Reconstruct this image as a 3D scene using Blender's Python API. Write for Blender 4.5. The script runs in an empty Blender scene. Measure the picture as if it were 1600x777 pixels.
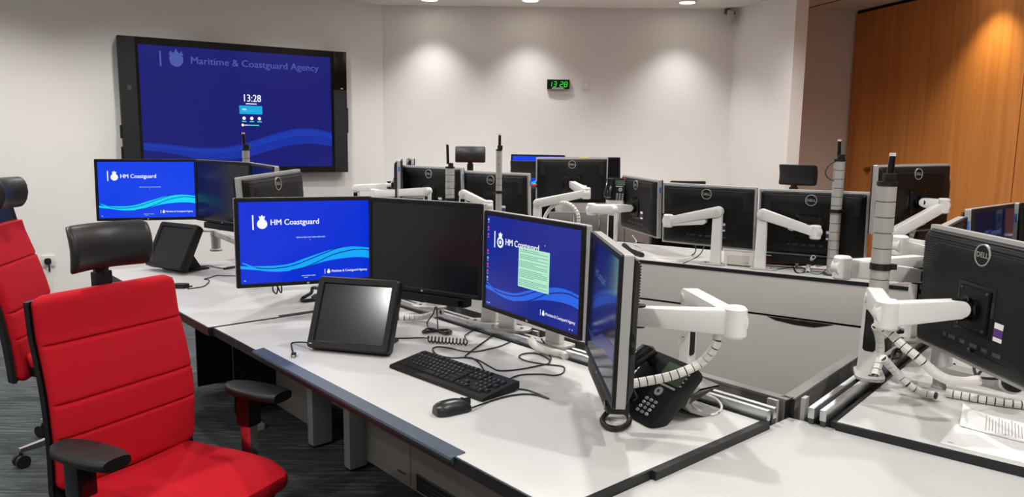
import bpy, bmesh, math, random
from mathutils import Vector, Matrix
random.seed(4)
PI = math.pi
scene = bpy.context.scene
COL = scene.collection

# ------------------------------------------------------------------ camera
W_PX, H_PX, F_PX = 1600, 777, 1168.5
PITCH, ROLL, EYE = math.radians(8.049), math.radians(0.73), 1.48
CF = Vector((0, math.cos(PITCH), -math.sin(PITCH)))
_u = Vector((0, math.sin(PITCH), math.cos(PITCH)))
_r = Vector((1, 0, 0))
CR = _r * math.cos(ROLL) + _u * math.sin(ROLL)
CU = -_r * math.sin(ROLL) + _u * math.cos(ROLL)
cd = bpy.data.cameras.new('camera')
cam = bpy.data.objects.new('camera', cd)
COL.objects.link(cam)
cam.matrix_world = Matrix(((CR.x, CU.x, -CF.x, 0), (CR.y, CU.y, -CF.y, 0), (CR.z, CU.z, -CF.z, EYE), (0, 0, 0, 1)))
cd.sensor_fit = 'HORIZONTAL'; cd.sensor_width = 36.0
cd.lens = F_PX / W_PX * 36.0
cd.clip_start = 0.05
scene.camera = cam

def ray(x, y):
    return CF * F_PX + CR * (x - 800) - CU * (y - 388.5)
EY = Vector((0, 0, EYE))
def onz(x, y, z=.74):
    d = ray(x, y); return EY + d * ((z - EYE) / d.z)
def ony(x, y, Y):
    d = ray(x, y); return EY + d * (Y / d.y)
def onplane(x, y, nrm, c):          # vertical plane nrm . P = c
    d = ray(x, y); return EY + d * (c / (d.x * nrm[0] + d.y * nrm[1]))

# ------------------------------------------------------------------ world, exposure, light levels
scene.view_settings.view_transform = 'Standard'
scene.view_settings.look = 'None'
scene.view_settings.gamma = 1.0
scene.view_settings.use_curve_mapping = False
scene.view_settings.exposure = 0.0
world = bpy.data.worlds.new('world'); scene.world = world
world.use_nodes = True
world.node_tree.nodes['Background'].inputs[0].default_value = (.8, .82, .85, 1)
world.node_tree.nodes['Background'].inputs[1].default_value = .05
LAMP_W = 84.0            # each ceiling downlight
WALL_W = 44.0            # the row along the back wall
WOOD_W = 84.0            # the warm one by the timber wall
LAMP_COL = (1.0, .985, .965)
WASH_W = 36.0           # row washing the left wall

# ------------------------------------------------------------------ materials
def lin(c):
    return tuple(((v / 255) / 12.92 if v / 255 <= .04045 else ((v / 255 + .055) / 1.055) ** 2.4) for v in c) + (1,)
MATS = {}
def mat(name, rgb, rough=.5, metal=0., var=.0, vscale=20., bump=0., bscale=200., spec=.5, stretch=None, coat=0.):
    if name in MATS: return MATS[name]
    m = bpy.data.materials.new(name); m.use_nodes = True
    nt = m.node_tree; b = nt.nodes['Principled BSDF']
    c = lin(rgb)
    b.inputs['Base Color'].default_value = c
    b.inputs['Roughness'].default_value = rough
    b.inputs['Metallic'].default_value = metal
    b.inputs['Specular IOR Level'].default_value = spec
    if coat: b.inputs['Coat Weight'].default_value = coat
    tc = nt.nodes.new('ShaderNodeTexCoord')
    src = tc.outputs['Object']
    if stretch:
        mp = nt.nodes.new('ShaderNodeMapping'); mp.inputs['Scale'].default_value = stretch
        nt.links.new(src, mp.inputs['Vector']); src = mp.outputs['Vector']
    if var:
        n = nt.nodes.new('ShaderNodeTexNoise'); n.inputs['Scale'].default_value = vscale; n.inputs['Detail'].default_value = 4
        nt.links.new(src, n.inputs['Vector'])
        r = nt.nodes.new('ShaderNodeValToRGB')
        r.color_ramp.elements[0].position = .3; r.color_ramp.elements[1].position = .7
        r.color_ramp.elements[0].color = tuple(v * (1 - var) for v in c[:3]) + (1,)
        r.color_ramp.elements[1].color = tuple(min(1, v * (1 + var)) for v in c[:3]) + (1,)
        nt.links.new(n.outputs['Fac'], r.inputs['Fac']); nt.links.new(r.outputs['Color'], b.inputs['Base Color'])
    if bump:
        n2 = nt.nodes.new('ShaderNodeTexNoise'); n2.inputs['Scale'].default_value = bscale
        nt.links.new(src, n2.inputs['Vector'])
        bp = nt.nodes.new('ShaderNodeBump'); bp.inputs['Strength'].default_value = bump; bp.inputs['Distance'].default_value = .002
        nt.links.new(n2.outputs['Fac'], bp.inputs['Height']); nt.links.new(bp.outputs['Normal'], b.inputs['Normal'])
    MATS[name] = m
    return m
def emat(name, rgb, strength=1., base=(4, 4, 5), rough=.25):
    if name in MATS: return MATS[name]
    m = mat(name, base, rough)
    b = m.node_tree.nodes['Principled BSDF']
    b.inputs['Emission Color'].default_value = lin(rgb)
    b.inputs['Emission Strength'].default_value = strength
    return m

WALL = mat('painted plaster', (234, 231, 227), .85, var=.012, vscale=3, bump=.05, bscale=300)
WALL_SH = mat('shaded recess plaster', (228, 216, 204), .85, var=.012, vscale=3)  # wall plaster toned darker and warmer, recess shade put into the colour
CEIL = mat('ceiling paint', (232, 229, 224), .9, var=.01, vscale=3)
SKIRT = mat('skirting paint', (176, 170, 160), .5)
DESK = mat('white laminate', (198, 196, 193), .38, var=.008, vscale=4)
EDGE = mat('dark desk edging', (17, 20, 23), .5, var=.1)
LIP = mat('blue grey anodised lip', (70, 81, 93), .45, .3, var=.06, vscale=30)
ALU = mat('aluminium rail', (200, 202, 203), .3, .85)
DGREY = mat('dark grey metal', (72, 75, 78), .45, .3)
MGREY = mat('mid grey metal panel', (128, 125, 121), .55, .1, var=.02)
PANEL = mat('warm grey laminate panel', (202, 198, 192), .5, var=.012, vscale=3)
LEGM = mat('grey powder coat leg', (150, 152, 152), .5, .1)
BLACK = mat('black plastic', (16, 16, 17), .42)
BLACKM = mat('matt black plastic', (13, 13, 14), .5, bump=.1, spec=.35)
RIB = mat('ribbed black plastic', (46, 46, 47), .4)
BLACKG = mat('gloss black plastic', (8, 8, 9), .18)
SILVER = mat('silver plastic frame', (172, 171, 168), .4, .12)
WHITE = mat('white enamel', (232, 230, 226), .35, var=.01)
WHITEP = mat('white plastic', (224, 221, 214), .45)
LGREY = mat('light grey segment plastic', (178, 175, 170), .45, .15)
RED = mat('red wool upholstery', (190, 14, 32), .85, var=.025, vscale=40, bump=.25, bscale=900, spec=.25)
LEATHER = mat('black leather', (34, 33, 32), .42, bump=.12, bscale=260)
CHROME = mat('polished metal', (210, 210, 212), .12, 1.)
PAPER = mat('white paper', (240, 239, 236), .8)
INK = mat('grey print', (168, 168, 172), .8)
PURPLE = mat('purple label', (92, 50, 130), .6)
BLUEL = mat('blue label', (60, 110, 190), .6)
YEL = mat('yellow tape', (205, 200, 40), .6)
BRASS = mat('brass', (150, 110, 60), .35, .8)
WREN = mat('dark red plastic', (70, 22, 28), .3)
KEYG = mat('pale grey keypad', (170, 172, 170), .5)
LCD = mat('green lcd', (70, 86, 66), .3)
SHADOWGAP = mat('black gap', (10, 8, 7), .9)

def carpet():
    m = bpy.data.materials.new('streaked plank carpet'); m.use_nodes = True
    nt = m.node_tree; b = nt.nodes['Principled BSDF']; b.inputs['Roughness'].default_value = .95; b.inputs['Specular IOR Level'].default_value = .15
    tc = nt.nodes.new('ShaderNodeTexCoord')
    mp = nt.nodes.new('ShaderNodeMapping'); mp.inputs['Rotation'].default_value = (0, 0, math.radians(-4)); mp.inputs['Scale'].default_value = (2.6, 34, 1)
    nt.links.new(tc.outputs['Object'], mp.inputs['Vector'])
    n = nt.nodes.new('ShaderNodeTexNoise'); n.inputs['Scale'].default_value = 1.7; n.inputs['Detail'].default_value = 8; n.inputs['Roughness'].default_value = .7
    nt.links.new(mp.outputs['Vector'], n.inputs['Vector'])
    r = nt.nodes.new('ShaderNodeValToRGB'); e = r.color_ramp.elements
    e[0].position = .34; e[0].color = lin((60, 63, 65)); e[1].position = .70; e[1].color = lin((120, 125, 126))
    x = e.new(.5); x.color = lin((78, 82, 85))
    nt.links.new(n.outputs['Fac'], r.inputs['Fac'])
    br = nt.nodes.new('ShaderNodeTexBrick'); br.inputs['Scale'].default_value = 1.0
    br.inputs['Brick Width'].default_value = 1.0; br.inputs['Row Height'].default_value = .25; br.inputs['Mortar Size'].default_value = .002
    br.inputs['Color1'].default_value = (.85, .85, .85, 1); br.inputs['Color2'].default_value = (1.12, 1.12, 1.12, 1); br.inputs['Mortar'].default_value = (.6, .6, .6, 1)
    mp2 = nt.nodes.new('ShaderNodeMapping'); mp2.inputs['Rotation'].default_value = (0, 0, math.radians(-4))
    nt.links.new(tc.outputs['Object'], mp2.inputs['Vector']); nt.links.new(mp2.outputs['Vector'], br.inputs['Vector'])
    mx = nt.nodes.new('ShaderNodeMix'); mx.data_type = 'RGBA'; mx.blend_type = 'MULTIPLY'; mx.inputs[0].default_value = 1
    nt.links.new(r.outputs['Color'], mx.inputs[6]); nt.links.new(br.outputs['Color'], mx.inputs[7])
    nt.links.new(mx.outputs[2], b.inputs['Base Color'])
    n3 = nt.nodes.new('ShaderNodeTexNoise'); n3.inputs['Scale'].default_value = 350
    bp = nt.nodes.new('ShaderNodeBump'); bp.inputs['Strength'].default_value = .5; bp.inputs['Distance'].default_value = .004
    nt.links.new(n3.outputs['Fac'], bp.inputs['Height']); nt.links.new(bp.outputs['Normal'], b.inputs['Normal'])
    return m
CARPET = carpet()
def wood():
    m = bpy.data.materials.new('straight grained cherry veneer'); m.use_nodes = True
    nt = m.node_tree; b = nt.nodes['Principled BSDF']; b.inputs['Roughness'].default_value = .5
    tc = nt.nodes.new('ShaderNodeTexCoord')
    mp = nt.nodes.new('ShaderNodeMapping'); mp.inputs['Scale'].default_value = (9, 9, .35)
    nt.links.new(tc.outputs['Object'], mp.inputs['Vector'])
    n = nt.nodes.new('ShaderNodeTexNoise'); n.inputs['Scale'].default_value = 2.2; n.inputs['Detail'].default_value = 7; n.inputs['Distortion'].default_value = .3
    nt.links.new(mp.outputs['Vector'], n.inputs['Vector'])
    r = nt.nodes.new('ShaderNodeValToRGB'); e = r.color_ramp.elements
    e[0].position = .3; e[0].color = lin((184, 112, 52)); e[1].position = .72; e[1].color = lin((206, 134, 68))
    nt.links.new(n.outputs['Fac'], r.inputs['Fac']); nt.links.new(r.outputs['Color'], b.inputs['Base Color'])
    return m
WOOD = wood()

# ------------------------------------------------------------------ mesh helpers
class MB:
    def __init__(s): s.bm = bmesh.new(); s.mats = []
    def mi(s, m):
        if m not in s.mats: s.mats.append(m)
        return s.mats.index(m)
    def _tag(s, faces, m):
        i = s.mi(m)
        for f in faces: f.material_index = i
    def box(s, x0, x1, y0, y1, z0, z1, m, M=None, bev=0.):
        vs = [s.bm.verts.new((x, y, z)) for z in (z0, z1) for y in (y0, y1) for x in (x0, x1)]
        q = [(0, 2, 3, 1), (4, 5, 7, 6), (0, 1, 5, 4), (2, 6, 7, 3), (0, 4, 6, 2), (1, 3, 7, 5)]
        fs = [s.bm.faces.new([vs[i] for i in f]) for f in q]
        if bev:
            es = list({e for f in fs for e in f.edges})
            r = bmesh.ops.bevel(s.bm, geom=es, offset=bev, segments=2, profile=.7, affect='EDGES')
            fs = list({f for v in r['verts'] for f in v.link_faces} | {f for f in fs if f.is_valid})
            vs = list({v for f in fs for v in f.verts})
        s._tag(fs, m)
        if M is not None:
            for v in vs: v.co = M @ v.co
        return s
    def prism(s, poly, z0, z1, m, M=None, bev=0.):
        a = [s.bm.verts.new((p[0], p[1], z0)) for p in poly]; b = [s.bm.verts.new((p[0], p[1], z1)) for p in poly]
        n = len(poly); fs = [s.bm.faces.new(a[::-1]), s.bm.faces.new(b)]
        for i in range(n): fs.append(s.bm.faces.new((a[i], a[(i + 1) % n], b[(i + 1) % n], b[i])))
        vs = a + b
        if bev:
            es = [e for e in set(fs[0].edges) | set(fs[1].edges)]
            r = bmesh.ops.bevel(s.bm, geom=es, offset=bev, segments=2, profile=.7, affect='EDGES')
            fs = list({f for f in r['faces']} | {f for f in fs if f.is_valid}); vs = list({v for f in fs for v in f.verts})
        bmesh.ops.recalc_face_normals(s.bm, faces=fs)
        s._tag(fs, m)
        if M is not None:
            for v in vs: v.co = M @ v.co
        return s
    def poly(s, pts, m):
        f = s.bm.faces.new([s.bm.verts.new(p) for p in pts]); s._tag([f], m); return s
    def rings(s, rings, m, cap=True, close=True):
        vr = [[s.bm.verts.new(p) for p in r] for r in rings]; fs = []
        n = len(rings[0])
        for a, b in zip(vr, vr[1:]):
            for i in range(n if close else n - 1):
                fs.append(s.bm.faces.new((a[i], a[(i + 1) % n], b[(i + 1) % n], b[i])))
        if cap: fs += [s.bm.faces.new(vr[0][::-1]), s.bm.faces.new(vr[-1])]
        bmesh.ops.recalc_face_normals(s.bm, faces=fs)
        s._tag(fs, m); return s
    def cyl(s, p0, p1, r0, m, r1=None, seg=16):
        p0, p1 = Vector(p0), Vector(p1); r1 = r0 if r1 is None else r1
        d = (p1 - p0).normalized(); a = d.orthogonal().normalized(); b = d.cross(a)
        c = lambda p, r: [p + (a * math.cos(2 * PI * i / seg) + b * math.sin(2 * PI * i / seg)) * r for i in range(seg)]
        return s.rings([c(p0, r0), c(p1, r1)], m)
    def lathe(s, prof, m, M=None, seg=20):          # prof: (r, z)
        M = M or Matrix()
        return s.rings([[M @ Vector((r * math.cos(2 * PI * i / seg), r * math.sin(2 * PI * i / seg), z)) for i in range(seg)] for r, z in prof], m)
    def tube(s, pts, r, m, seg=8, radii=None):
        pts = [Vector(p) for p in pts]; rs = []; prev = None
        for i, p in enumerate(pts):
            d = (pts[min(i + 1, len(pts) - 1)] - pts[max(i - 1, 0)])
            d = d.normalized() if d.length > 1e-9 else Vector((0, 0, 1))
            if prev is None: a = d.orthogonal().normalized()
            else:
                a = prev - d * prev.dot(d)
                a = a.normalized() if a.length > 1e-6 else d.orthogonal().normalized()
            prev = a; b = d.cross(a); rr = radii[i] if radii else r
            rs.append([p + (a * math.cos(2 * PI * k / seg) + b * math.sin(2 * PI * k / seg)) * rr for k in range(seg)])
        return s.rings(rs, m)
    def stadium(s, p0, p1, r0, r1, w, m, bev=.006, seg=10):
        """bar with rounded ends: profile in the vertical plane of the segment, extruded sideways by w"""
        p0, p1 = Vector(p0), Vector(p1); d = p1 - p0; L = d.length; d.normalize()
        side = d.cross(Vector((0, 0, 1)))
        side = side.normalized() if side.length > 1e-4 else Vector((1, 0, 0))
        up = side.cross(d)
        prof = [(r0 * math.cos(a), r0 * math.sin(a)) for a in [PI / 2 + PI * i / seg for i in range(seg + 1)]]
        prof += [(L + r1 * math.cos(a), r1 * math.sin(a)) for a in [-PI / 2 + PI * i / seg for i in range(seg + 1)]]
        M = Matrix(((d.x, up.x, side.x, p0.x), (d.y, up.y, side.y, p0.y), (d.z, up.z, side.z, p0.z), (0, 0, 0, 1)))
        return s.prism(prof, -w / 2, w / 2, m, M, bev)
    def text(s, txt, size, m, M, align='LEFT', bold=0., sx=1.):
        cu = bpy.data.curves.new('t', 'FONT'); cu.body = txt; cu.size = size; cu.align_x = align; cu.align_y = 'CENTER'; cu.offset = bold
        cu.resolution_u = 3
        o = bpy.data.objects.new('t', cu); COL.objects.link(o)
        dg = bpy.context.evaluated_depsgraph_get()
        me = bpy.data.meshes.new_from_object(o.evaluated_get(dg))
        i = s.mi(m); k0 = len(s.bm.verts)
        vs = [s.bm.verts.new(M @ Vector((v.co.x * sx, v.co.y, 0))) for v in me.vertices]
        for p in me.polygons:
            try: f = s.bm.faces.new([vs[j] for j in p.vertices]); f.material_index = i
            except ValueError: pass
        COL.objects.unlink(o); bpy.data.objects.remove(o); bpy.data.curves.remove(cu); bpy.data.meshes.remove(me)
        return s
    def mesh(s, name, smooth=35):
        me = bpy.data.meshes.new(name); s.bm.to_mesh(me); s.bm.free()
        for m in s.mats: me.materials.append(m)
        if smooth:
            me.shade_smooth(); me.set_sharp_from_angle(angle=math.radians(smooth))
        return me
    def build(s, name, parent=None, smooth=35):
        o = bpy.data.objects.new(name, s.mesh(name, smooth)); COL.objects.link(o)
        if parent: o.parent = parent
        return o
def tag(o, label, cat, group=None):
    o['label'] = label; o['category'] = cat
    if group: o['group'] = group
    return o
def thing(name, label, cat, M=None, group=None):
    o = bpy.data.objects.new(name, None); COL.objects.link(o); o.empty_display_size = .05
    if M is not None:
        o.matrix_world = M if isinstance(M, Matrix) else Matrix.Translation(Vector(M))
    return tag(o, label, cat, group)
def share(me, name, parent):
    o = bpy.data.objects.new(name, me); COL.objects.link(o); o.parent = parent; return o
def struct(o): o['kind'] = 'structure'; return o
def copy_tree(o, parent=None):
    kids = list(o.children)
    c = o.copy(); COL.objects.link(c)
    if parent: c.parent = parent
    for k in kids: copy_tree(k, c)
    return c
def frame(o, x, y, z):
    return Matrix(((x[0], y[0], z[0], o[0]), (x[1], y[1], z[1], o[1]), (x[2], y[2], z[2], o[2]), (0, 0, 0, 1)))
def rotz(p, deg):
    return Matrix.Translation(Vector(p)) @ Matrix.Rotation(math.radians(deg), 4, 'Z')
def smooth_path(pts, n=6):
    pts = [Vector(p) for p in pts]
    if len(pts) < 3: return pts
    out = []
    for i in range(len(pts) - 1):
        p0, p1, p2, p3 = pts[max(i - 1, 0)], pts[i], pts[i + 1], pts[min(i + 2, len(pts) - 1)]
        for k in range(n):
            t = k / n
            out.append(.5 * ((2 * p1) + (p2 - p0) * t + (2 * p0 - 5 * p1 + 4 * p2 - p3) * t * t + (3 * p1 - p0 - 3 * p2 + p3) * t ** 3))
    return out + [pts[-1]]
def rrect(w, h, r, n=4):
    o = []
    for cx, cy, a0 in ((w / 2 - r, h / 2 - r, 0), (-w / 2 + r, h / 2 - r, PI / 2), (-w / 2 + r, -h / 2 + r, PI), (w / 2 - r, -h / 2 + r, 1.5 * PI)):
        for i in range(n + 1):
            a = a0 + PI / 2 * i / n; o.append((cx + r * math.cos(a), cy + r * math.sin(a)))
    return o

# axes of the two desk arms and of the rear desk
A1, A2 = math.radians(41.24), math.radians(40.99)
Nn = Vector((math.cos(A1), math.sin(A1), 0)); Uu = Vector((-math.sin(A1), math.cos(A1), 0))
Vv = Vector((math.sin(A2), math.cos(A2), 0)); Mm = Vector((math.cos(A2), -math.sin(A2), 0))
A3 = math.radians(57.4)
Ww = Vector((-math.sin(A3), math.cos(A3), 0)); Qq = Vector((math.cos(A3), math.sin(A3), 0))
def NU(n, u, z=0): return Nn * n + Uu * u + Vector((0, 0, z))
def MV(m, v, z=0): return Mm * m + Vv * v + Vector((0, 0, z))
def QW(q, w, z=0): return Qq * q + Ww * w + Vector((0, 0, z))
ZA = Vector((0, 0, 1))
F_NU = frame((0, 0, 0), Nn, Uu, ZA)      # local (n, u, z)
F_MV = frame((0, 0, 0), Vv, -Mm, ZA)     # local (v, -m, z) right handed
F_QW = frame((0, 0, 0), Qq, Ww, ZA)

# ------------------------------------------------------------------ room shell
HT = 2.814
SD = Vector((math.sin(math.radians(58.5)), math.cos(math.radians(58.5)), 0))    # along the screen wall, to the right
SN = Vector((SD.y, -SD.x, 0))                                                   # into the room
C1 = Vector((-1.317, 7.66, 0))
F_SW = frame(C1, SD, -SN, ZA)
TILT = math.radians(15); RD = Vector((math.sin(TILT), -math.cos(TILT), 0)); RN = Vector((-RD.y * -1, 0, 0))
room_poly = [C1, Vector((3.42, 7.66, 0)), Vector((6.2, -2.6, 0)), Vector((-5.75, -2.6, 0)), C1 - SD * 5.2]
m = MB(); m.prism([(-6.2, -2.8), (6.6, -2.8), (3.9, 8.0), (-1.3, 8.0), (-6.2, 5.1)], -.1, 0, CARPET); struct(m.build('floor'))
m = MB(); m.prism([(-6.2, -2.8), (6.6, -2.8), (3.9, 8.0), (-1.3, 8.0), (-6.2, 5.1)], HT, HT + .1, CEIL); struct(m.build('ceiling'))
m = MB(); m.box(-5.3, .06, 0, .1, 0, HT, WALL, F_SW); struct(m.build('wall_left'))
m = MB(); m.box(-1.36, 2.31, 7.66, 7.78, 0, HT, WALL); struct(m.build('wall_back'))
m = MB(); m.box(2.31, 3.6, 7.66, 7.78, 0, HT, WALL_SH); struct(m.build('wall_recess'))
F_ST = frame((2.18, 7.66, 0), RD, Vector((math.cos(TILT), math.sin(TILT), 0)), ZA)     # stub wall: x towards camera, y to the right
m = MB(); m.box(0, .985, 0, .125, 0, HT, WALL, F_ST); struct(m.build('wall_return'))
F_WD = frame((3.36, 7.66, 0), RD, Vector((math.cos(TILT), math.sin(TILT), 0)), ZA)
m = MB()
edges = [.03, 1.93, 3.13, 4.33, 5.53, 6.73, 7.93, 10.7]
for a, b in zip(edges, edges[1:]): m.box(a + .0035, b - .0035, 0, .03, .01, HT - .035, WOOD, F_WD)
m.box(0, 10.7, .03, .06, 0, HT, SHADOWGAP, F_WD)
struct(m.build('wall_right'))
m = MB(); m.box(-5.85, -5.75, -2.7, 5.0, 0, HT, WALL); struct(m.build('wall_far_left'))
m = MB(); m.box(-5.85, 6.4, -2.7, -2.6, 0, HT, WALL); struct(m.build('wall_rear'))
m = MB(); m.box(-5.3, 0, -.014, 0, 0, .1, SKIRT, F_SW, bev=.004); struct(m.build('baseboard_left'))
F_SEAM = frame((2.81, 7.66, 0), RD, Vector((math.cos(TILT), math.sin(TILT), 0)), ZA)
m = MB(); m.box(0, 4.5, 0, .012, HT - .004, HT + .0, SHADOWGAP, F_SEAM); struct(m.build('trim_1'))

# downlights: recessed fixtures with their own lamps
def downlight(p, label, power, col, cone=118, group='recessed ceiling downlights', blend=.75, r=.075, aim=None):
    t = thing('ceiling_downlight', label, 'ceiling light', (p[0], p[1], HT), group)
    m = MB(); m.lathe([(r + .022, 0), (r + .022, -.005), (r + .014, -.009), (r, -.009), (r - .004, -.004), (r - .004, 0)], WHITE, seg=28); m.build('trim_ring', t)
    m = MB(); m.lathe([(r - .003, -.0045), (0.001, -.0035)], emat('lamp diffuser', (255, 246, 232), 14), seg=24); m.build('lamp_lens', t)
    L = bpy.data.lights.new('lamp_light', 'SPOT'); L.energy = power; L.color = col; L.spot_size = math.radians(cone); L.spot_blend = blend; L.shadow_soft_size = .045
    o = bpy.data.objects.new('lamp_light', L); COL.objects.link(o); o.parent = t; o.location = (0, 0, -.03)
    return t
for p, lb in (((-.811, 7.332), 'leftmost of the three lit downlights along the back wall'), ((.145, 7.30), 'lit downlight in the ceiling above and left of the wall clock'), ((1.62, 7.296), 'lit downlight in the ceiling near the corner motion sensor')):
    downlight(p, lb, WALL_W, LAMP_COL, 96, blend=1.0)
for p in ((-3.2, 4.6), (-1.5, 4.9), (.35, 5.0), (2.1, 5.2), (-4.6, 2.6), (-1.8, 2.6), (.45, 2.9), (2.3, 2.9), (-4.2, .6), (-2.35, .5), (-.5, .6), (1.3, 1.1), (3.2, .9), (-2.5, -1.3), (.3, -1.3), (3.4, -1.3)):
    downlight(p, 'round recessed ceiling downlight out of the picture above the desks', LAMP_W, LAMP_COL, 150, group='ceiling downlights outside the picture')
for p in ((-1.0, 6.1), (.45, 6.05), (1.75, 6.0)):  # unseen lamps added to brighten the back wall evenly
    downlight(p, 'unseen downlight added between back wall and desks to brighten the wall', 46.0, LAMP_COL, 150)
downlight((2.85, 5.3), 'unseen downlight added to brighten the timber wall recess', 26.0, LAMP_COL, 130)  # unseen lamp added to lift the dark recess
for k in range(4):
    p = C1 - SD * (.95 + 1.2 * k) + SN * .85
    downlight(p, 'round recessed downlight out of the picture washing the left wall', WASH_W, LAMP_COL, 140, group='left wall downlights outside the picture')
downlight((3.585, 5.99), 'warm downlight washing the timber wall', WOOD_W, (1.0, .88, .50), 84, 'timber wall downlights', 1.0)

# ------------------------------------------------------------------ desks
def desk(label, F, top_poly, z0, z1):
    pass
# near left desk (main): local (n, u)
t = thing('desk', 'white control desk in front carrying the keyboard and mouse', 'desk', NU(1.4, 2.0, 0)); off = NU(1.4, 2.0, 0)
FD = Matrix.Translation(-off) @ F_NU
m = MB(); m.box(1.02, 1.795, 1.017, 2.945, .712, .74, DESK, FD, bev=.002); m.build('worktop', t)
m = MB(); m.box(1.015, 1.0205, 1.017, 2.945, .708, .7385, EDGE, FD); m.box(1.02, 1.795, 1.010, 1.0165, .708, .7395, EDGE, FD); m.box(1.32, 1.812, .996, 1.0105, .70, .7395, EDGE, FD)
m.box(1.7955, 1.811, 1.01, 2.945, .70, .738, EDGE, FD); m.build('edge_strip', t)
m = MB()
prof = [(1.047, .7435), (1.047, .7405), (1.013, .739), (1.013, .722), (1.010, .722), (1.003, .734), (1.006, .739)]
m.rings([[FD @ Vector((a, 1.355, b)) for a, b in prof], [FD @ Vector((a, 2.535, b)) for a, b in prof]], LIP); m.build('front_lip', t, 0)
for u in (2.87, 1.12):
    m = MB(); m.box(1.565, 1.648, u, u + .055, 0.012, .71, LEGM, FD, bev=.004); m.box(1.57, 1.643, u + .004, u + .05, 0, .012, BLACK, FD); m.build('leg', t)
m = MB(); m.box(1.645, 1.66, 1.18, 2.865, .04, .71, MGREY, FD); m.box(1.6425, 1.645, 2.50, 2.80, .05, .36, MGREY, FD, bev=.001)
for k in range(3): m.box(1.640, 1.643, 2.54 + k * .02, 2.552 + k * .02, .085, .092, BLACK, FD)
m.build('modesty_panel', t)
m = MB(); m.box(1.6405, 1.645, 1.80, 2.455, .05, .122, DGREY, FD, bev=.002); m.box(1.638, 1.641, 1.81, 2.445, .055, .114, SHADOWGAP, FD)
for k in range(3): m.box(1.636, 1.639, 1.81, 2.445, .065 + k * .016, .068 + k * .016, DGREY, FD)
m.build('vent_grille', t)
m = MB(); m.box(1.1, 1.64, 1.2, 2.86, .66, .7, DGREY, FD); m.build('under_beam', t)

t = thing('desk', 'white control desk further left beneath the far touch terminal', 'desk', NU(1.4, 4.0, 0)); off = NU(1.4, 4.0, 0)
FD = Matrix.Translation(-off) @ F_NU
m = MB(); m.box(1.005, 1.795, 2.965, 4.62, .712, .74, DESK, FD, bev=.002); m.build('worktop', t)
m = MB(); m.box(1.0, 1.006, 2.96, 4.62, .705, .7385, EDGE, FD); m.box(1.005, 1.3, 2.952, 2.9655, .706, .7402, EDGE, FD); m.box(1.3, 1.812, 2.946, 2.985, .70, .7415, EDGE, FD); m.box(1.7955, 1.811, 2.965, 4.62, .70, .738, EDGE, FD); m.build('edge_strip', t)
for u in (3.217, 4.5):
    m = MB(); m.box(1.558, 1.66, u, u + .055, .012, .71, LEGM, FD, bev=.004); m.box(1.563, 1.655, u + .004, u + .05, 0, .012, BLACK, FD); m.build('leg', t)
m = MB(); m.box(1.625, 1.64, 3.275, 3.78, .05, .71, MGREY, FD); m.build('modesty_panel', t)
m = MB(); m.box(1.40, 1.75, 3.80, 4.35, .44, .452, BLACKM, FD); m.box(1.40, 1.75, 4.35, 4.365, .05, .705, BLACKM, FD); m.box(1.40, 1.75, 3.785, 3.80, .05, .705, BLACKM, FD); m.build('under_shelf', t)  # shelf and sides coloured black to stand for the shade under the desk
m = MB(); m.box(1.38, 1.48, 3.6, 3.66, 0, .03, LGREY, FD, bev=.006); m.build('foot', t)

# rail along the two left desks
t = thing('desk_rail', 'double aluminium rail with grey back panel along the left desks', 'desk rail', NU(1.88, 3.0, 0)); off = NU(1.88, 3.0, 0)
FD = Matrix.Translation(-off) @ F_NU
for a in (1.813, 1.846):
    m = MB(); m.box(a, a + .018, 1.006, 4.62, .735, .766, ALU, FD, bev=.003); m.box(a + .002, a + .016, 1.012, 4.61, .66, .736, DGREY, FD); m.build('rail', t)
m = MB(); m.box(1.925, 1.955, 1.016, 4.62, .02, .762, MGREY, FD); m.build('back_panel', t)
m = MB(); m.box(1.923, 1.957, 1.013, 4.62, .762, .772, MGREY, FD, bev=.002); m.box(1.921, 1.959, 1.008, 1.0125, .05, .772, BLACK, FD); m.build('panel_cap', t)
m = MB(); m.box(1.81, 1.925, 1.03, 4.62, .64, .66, DGREY, FD); m.build('cable_tray', t)
for u in (1.02, 2.0, 3.0, 4.0, 4.57):
    m = MB(); m.box(1.885, 1.897, u, u + .03, .60, .775, LGREY, FD); m.build('upright', t)
for u in (1.5, 2.96, 4.5):
    m = MB(); m.box(1.83, 1.92, u, u + .06, 0, .64, DGREY, FD); m.build('leg', t)

# near right desk: local (v, -m)
t = thing('desk', 'white desk on the right with the loose printed papers', 'desk', MV(0, 2.6, 0)); off = MV(0, 2.6, 0)
FD = Matrix.Translation(-off) @ F_MV
m = MB(); m.box(2.055, 4.0, -.9, .607, .712, .74, DESK, FD, bev=.002); m.build('worktop', t)
m = MB(); m.box(2.045, 2.0555, -.9, .607, .70, .7395, EDGE, FD); m.box(2.055, 4.0, .6075, .622, .70, .738, EDGE, FD); m.build('edge_strip', t)
for v in (2.12, 3.85):
    m = MB(); m.box(v, v + .055, -.35, -.27, 0, .71, LEGM, FD, bev=.004); m.build('leg', t)
m = MB(); m.box(2.2, 3.8, .3, .315, .05, .70, MGREY, FD); m.build('modesty_panel', t)
t = thing('desk_rail', 'double aluminium rail with grey back panel along the right desk', 'desk rail', MV(-.68, 2.9, 0)); off = MV(-.68, 2.9, 0)
FD = Matrix.Translation(-off) @ F_MV
for a in (.632, .664):
    m = MB(); m.box(2.042, 4.2, a, a + .018, .735, .766, ALU, FD, bev=.003); m.box(2.046, 4.19, a + .002, a + .016, .66, .736, DGREY, FD); m.build('rail', t)
m = MB(); m.box(2.07, 4.2, .732, .762, .02, .762, MGREY, FD); m.build('back_panel', t)
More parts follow.
